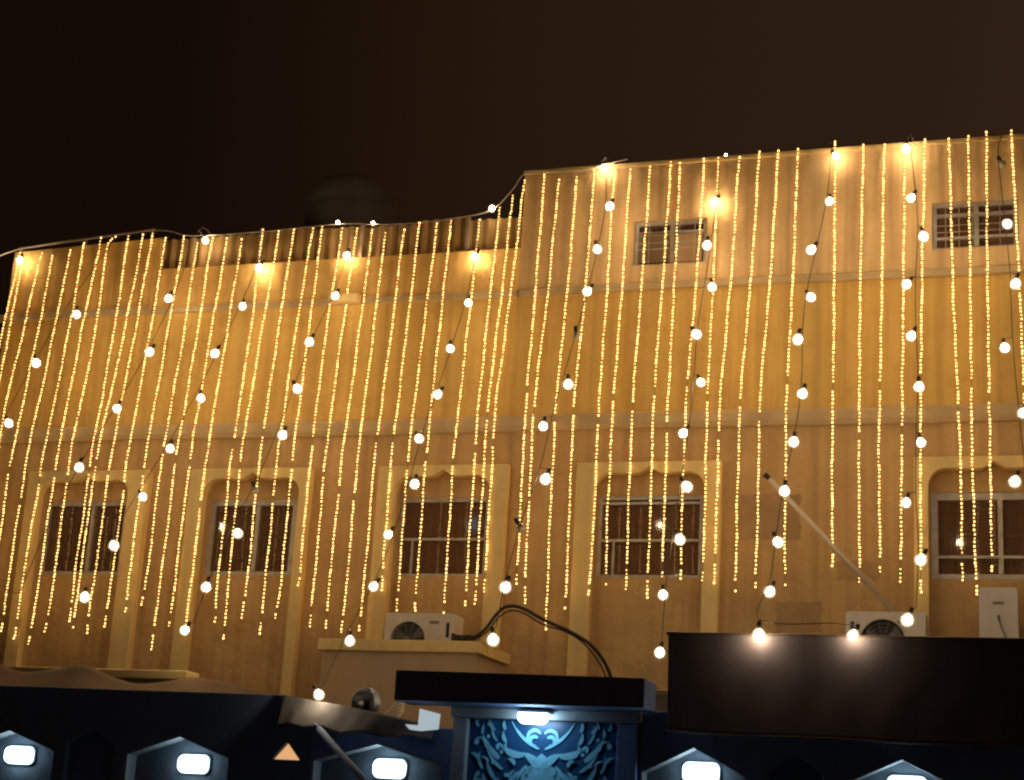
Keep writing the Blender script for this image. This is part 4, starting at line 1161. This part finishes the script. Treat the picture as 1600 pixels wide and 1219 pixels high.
for i, (dx, z, an, ln, w, cu) in enumerate(strokes):
    for s in (1, -1):
        pts, wd = comma(CX + s * dx, z, an if s > 0 else 180 - an, ln, w, cu * s)
        pts = [(min(max(p, -5.60), -4.19), q) for p, q in pts]
        ribbon(pts, wd, GY + 0.008 - 0.00016 * i - (0.00008 if s > 0 else 0)).build('scroll', 'scroll', gt)
for dx, z, r in ((0.48, 2.46, 0.018), (0.34, 2.35, 0.02), (0.54, 2.70, 0.016), (0.30, 2.48, 0.016), (0.62, 2.35, 0.015), (0.4, 2.56, 0.018)):
    for s in (1, -1):
        MB().lathe([(r, GY + 0.006), (r, GY + 0.018)], 14, 'Y', (CX + s * dx, 0, z)).build('boss', 'scroll', gt)
# fan shaped foot of the ornament
MB().slab([(CX - 0.2, 2.28), (CX + 0.2, 2.28), (CX + 0.185, 2.37), (CX + 0.10, 2.43), (CX + 0.08, 2.5), (CX, 2.56), (CX - 0.08, 2.5), (CX - 0.10, 2.43), (CX - 0.185, 2.37)], GY + 0.0105, GY + 0.019).build('ornament_foot', 'scroll', gt)

gl = thing('gate_lamp', 'bright white strip lamp under the gate canopy', 'lamp', (-4.93, GY - 0.17, 2.88))
MB().box((-0.15, -0.065, 0.032), (0.15, 0.084, 0.055)).build('base', 'white', gl, bevel=0.006)
MB().slab([(-0.10, -0.065), (0.10, -0.065), (0.14, -0.03), (0.14, 0.03), (-0.14, 0.03), (-0.14, -0.03)], -0.06, -0.001).build('diffuser', 'gatelamp', gl, bevel=0.012)

# lit stub of pillar between gate and screen
pl = thing('gate_pillar', 'tan pillar stub with a small cap between canopy and dark screen', 'pillar')
MB().box((-3.94, -4.17, 0), (-3.66, -3.95, 3.17)).build('shaft', 'porch', pl)
MB().box((-3.975, -4.18, 3.172), (-3.64, -3.92, 3.215)).build('cap', 'trim', pl, bevel=0.01)

# ------------------------------------------------------------------ dark cloth screen over the right wall
sc_top = [(-3.70, 3.705), (-3.3, 3.70), (-2.9, 3.692), (-2.4, 3.69), (-1.9, 3.69), (-1.2, 3.695), (-0.5, 3.69), (1.2, 3.69), (3.9, 3.69)]
sc_bot = [(-3.67, 2.80), (-3.3, 2.785), (-2.95, 2.775), (-2.5, 2.78), (-2.0, 2.775), (-1.5, 2.76), (-0.9, 2.765), (-0.4, 2.765), (0.8, 2.76), (2.2, 2.78), (3.88, 2.77)]
sr = thing('cloth_screen', 'dark brown cloth screen stretched above the right boundary wall', 'screen')


def sfn(x, z, s, u):
    return -4.57 - 0.05 * u ** 2 + 0.006 * math.sin(x * 3.1 + z * 2) + 0.002 * math.sin(x * 13 + 2 * math.sin(z * 5)) * (0.3 + u)


cloth(sc_top, sc_bot, sfn, 150, 26).build('cloth', 'screen', sr, smooth=True)
MB().tube([(-3.72, -4.54, 3.70), (3.9, -4.54, 3.685)], 0.016, 8).build('top_rail', 'iron', sr)
for x in (-3.66, -2.1, -0.55, 1.0, 2.5, 3.88):
    MB().box((x - 0.025, -4.53, 2.99), (x + 0.025, -4.48, 3.685)).build('post', 'iron', sr)
hem = [(x, sfn(x, z, 0, 1) - 0.006, z + 0.004) for x, z in sc_bot]
MB().tube(smooth_path(hem, 6), 0.008, 6).build('hem', 'screen', sr)
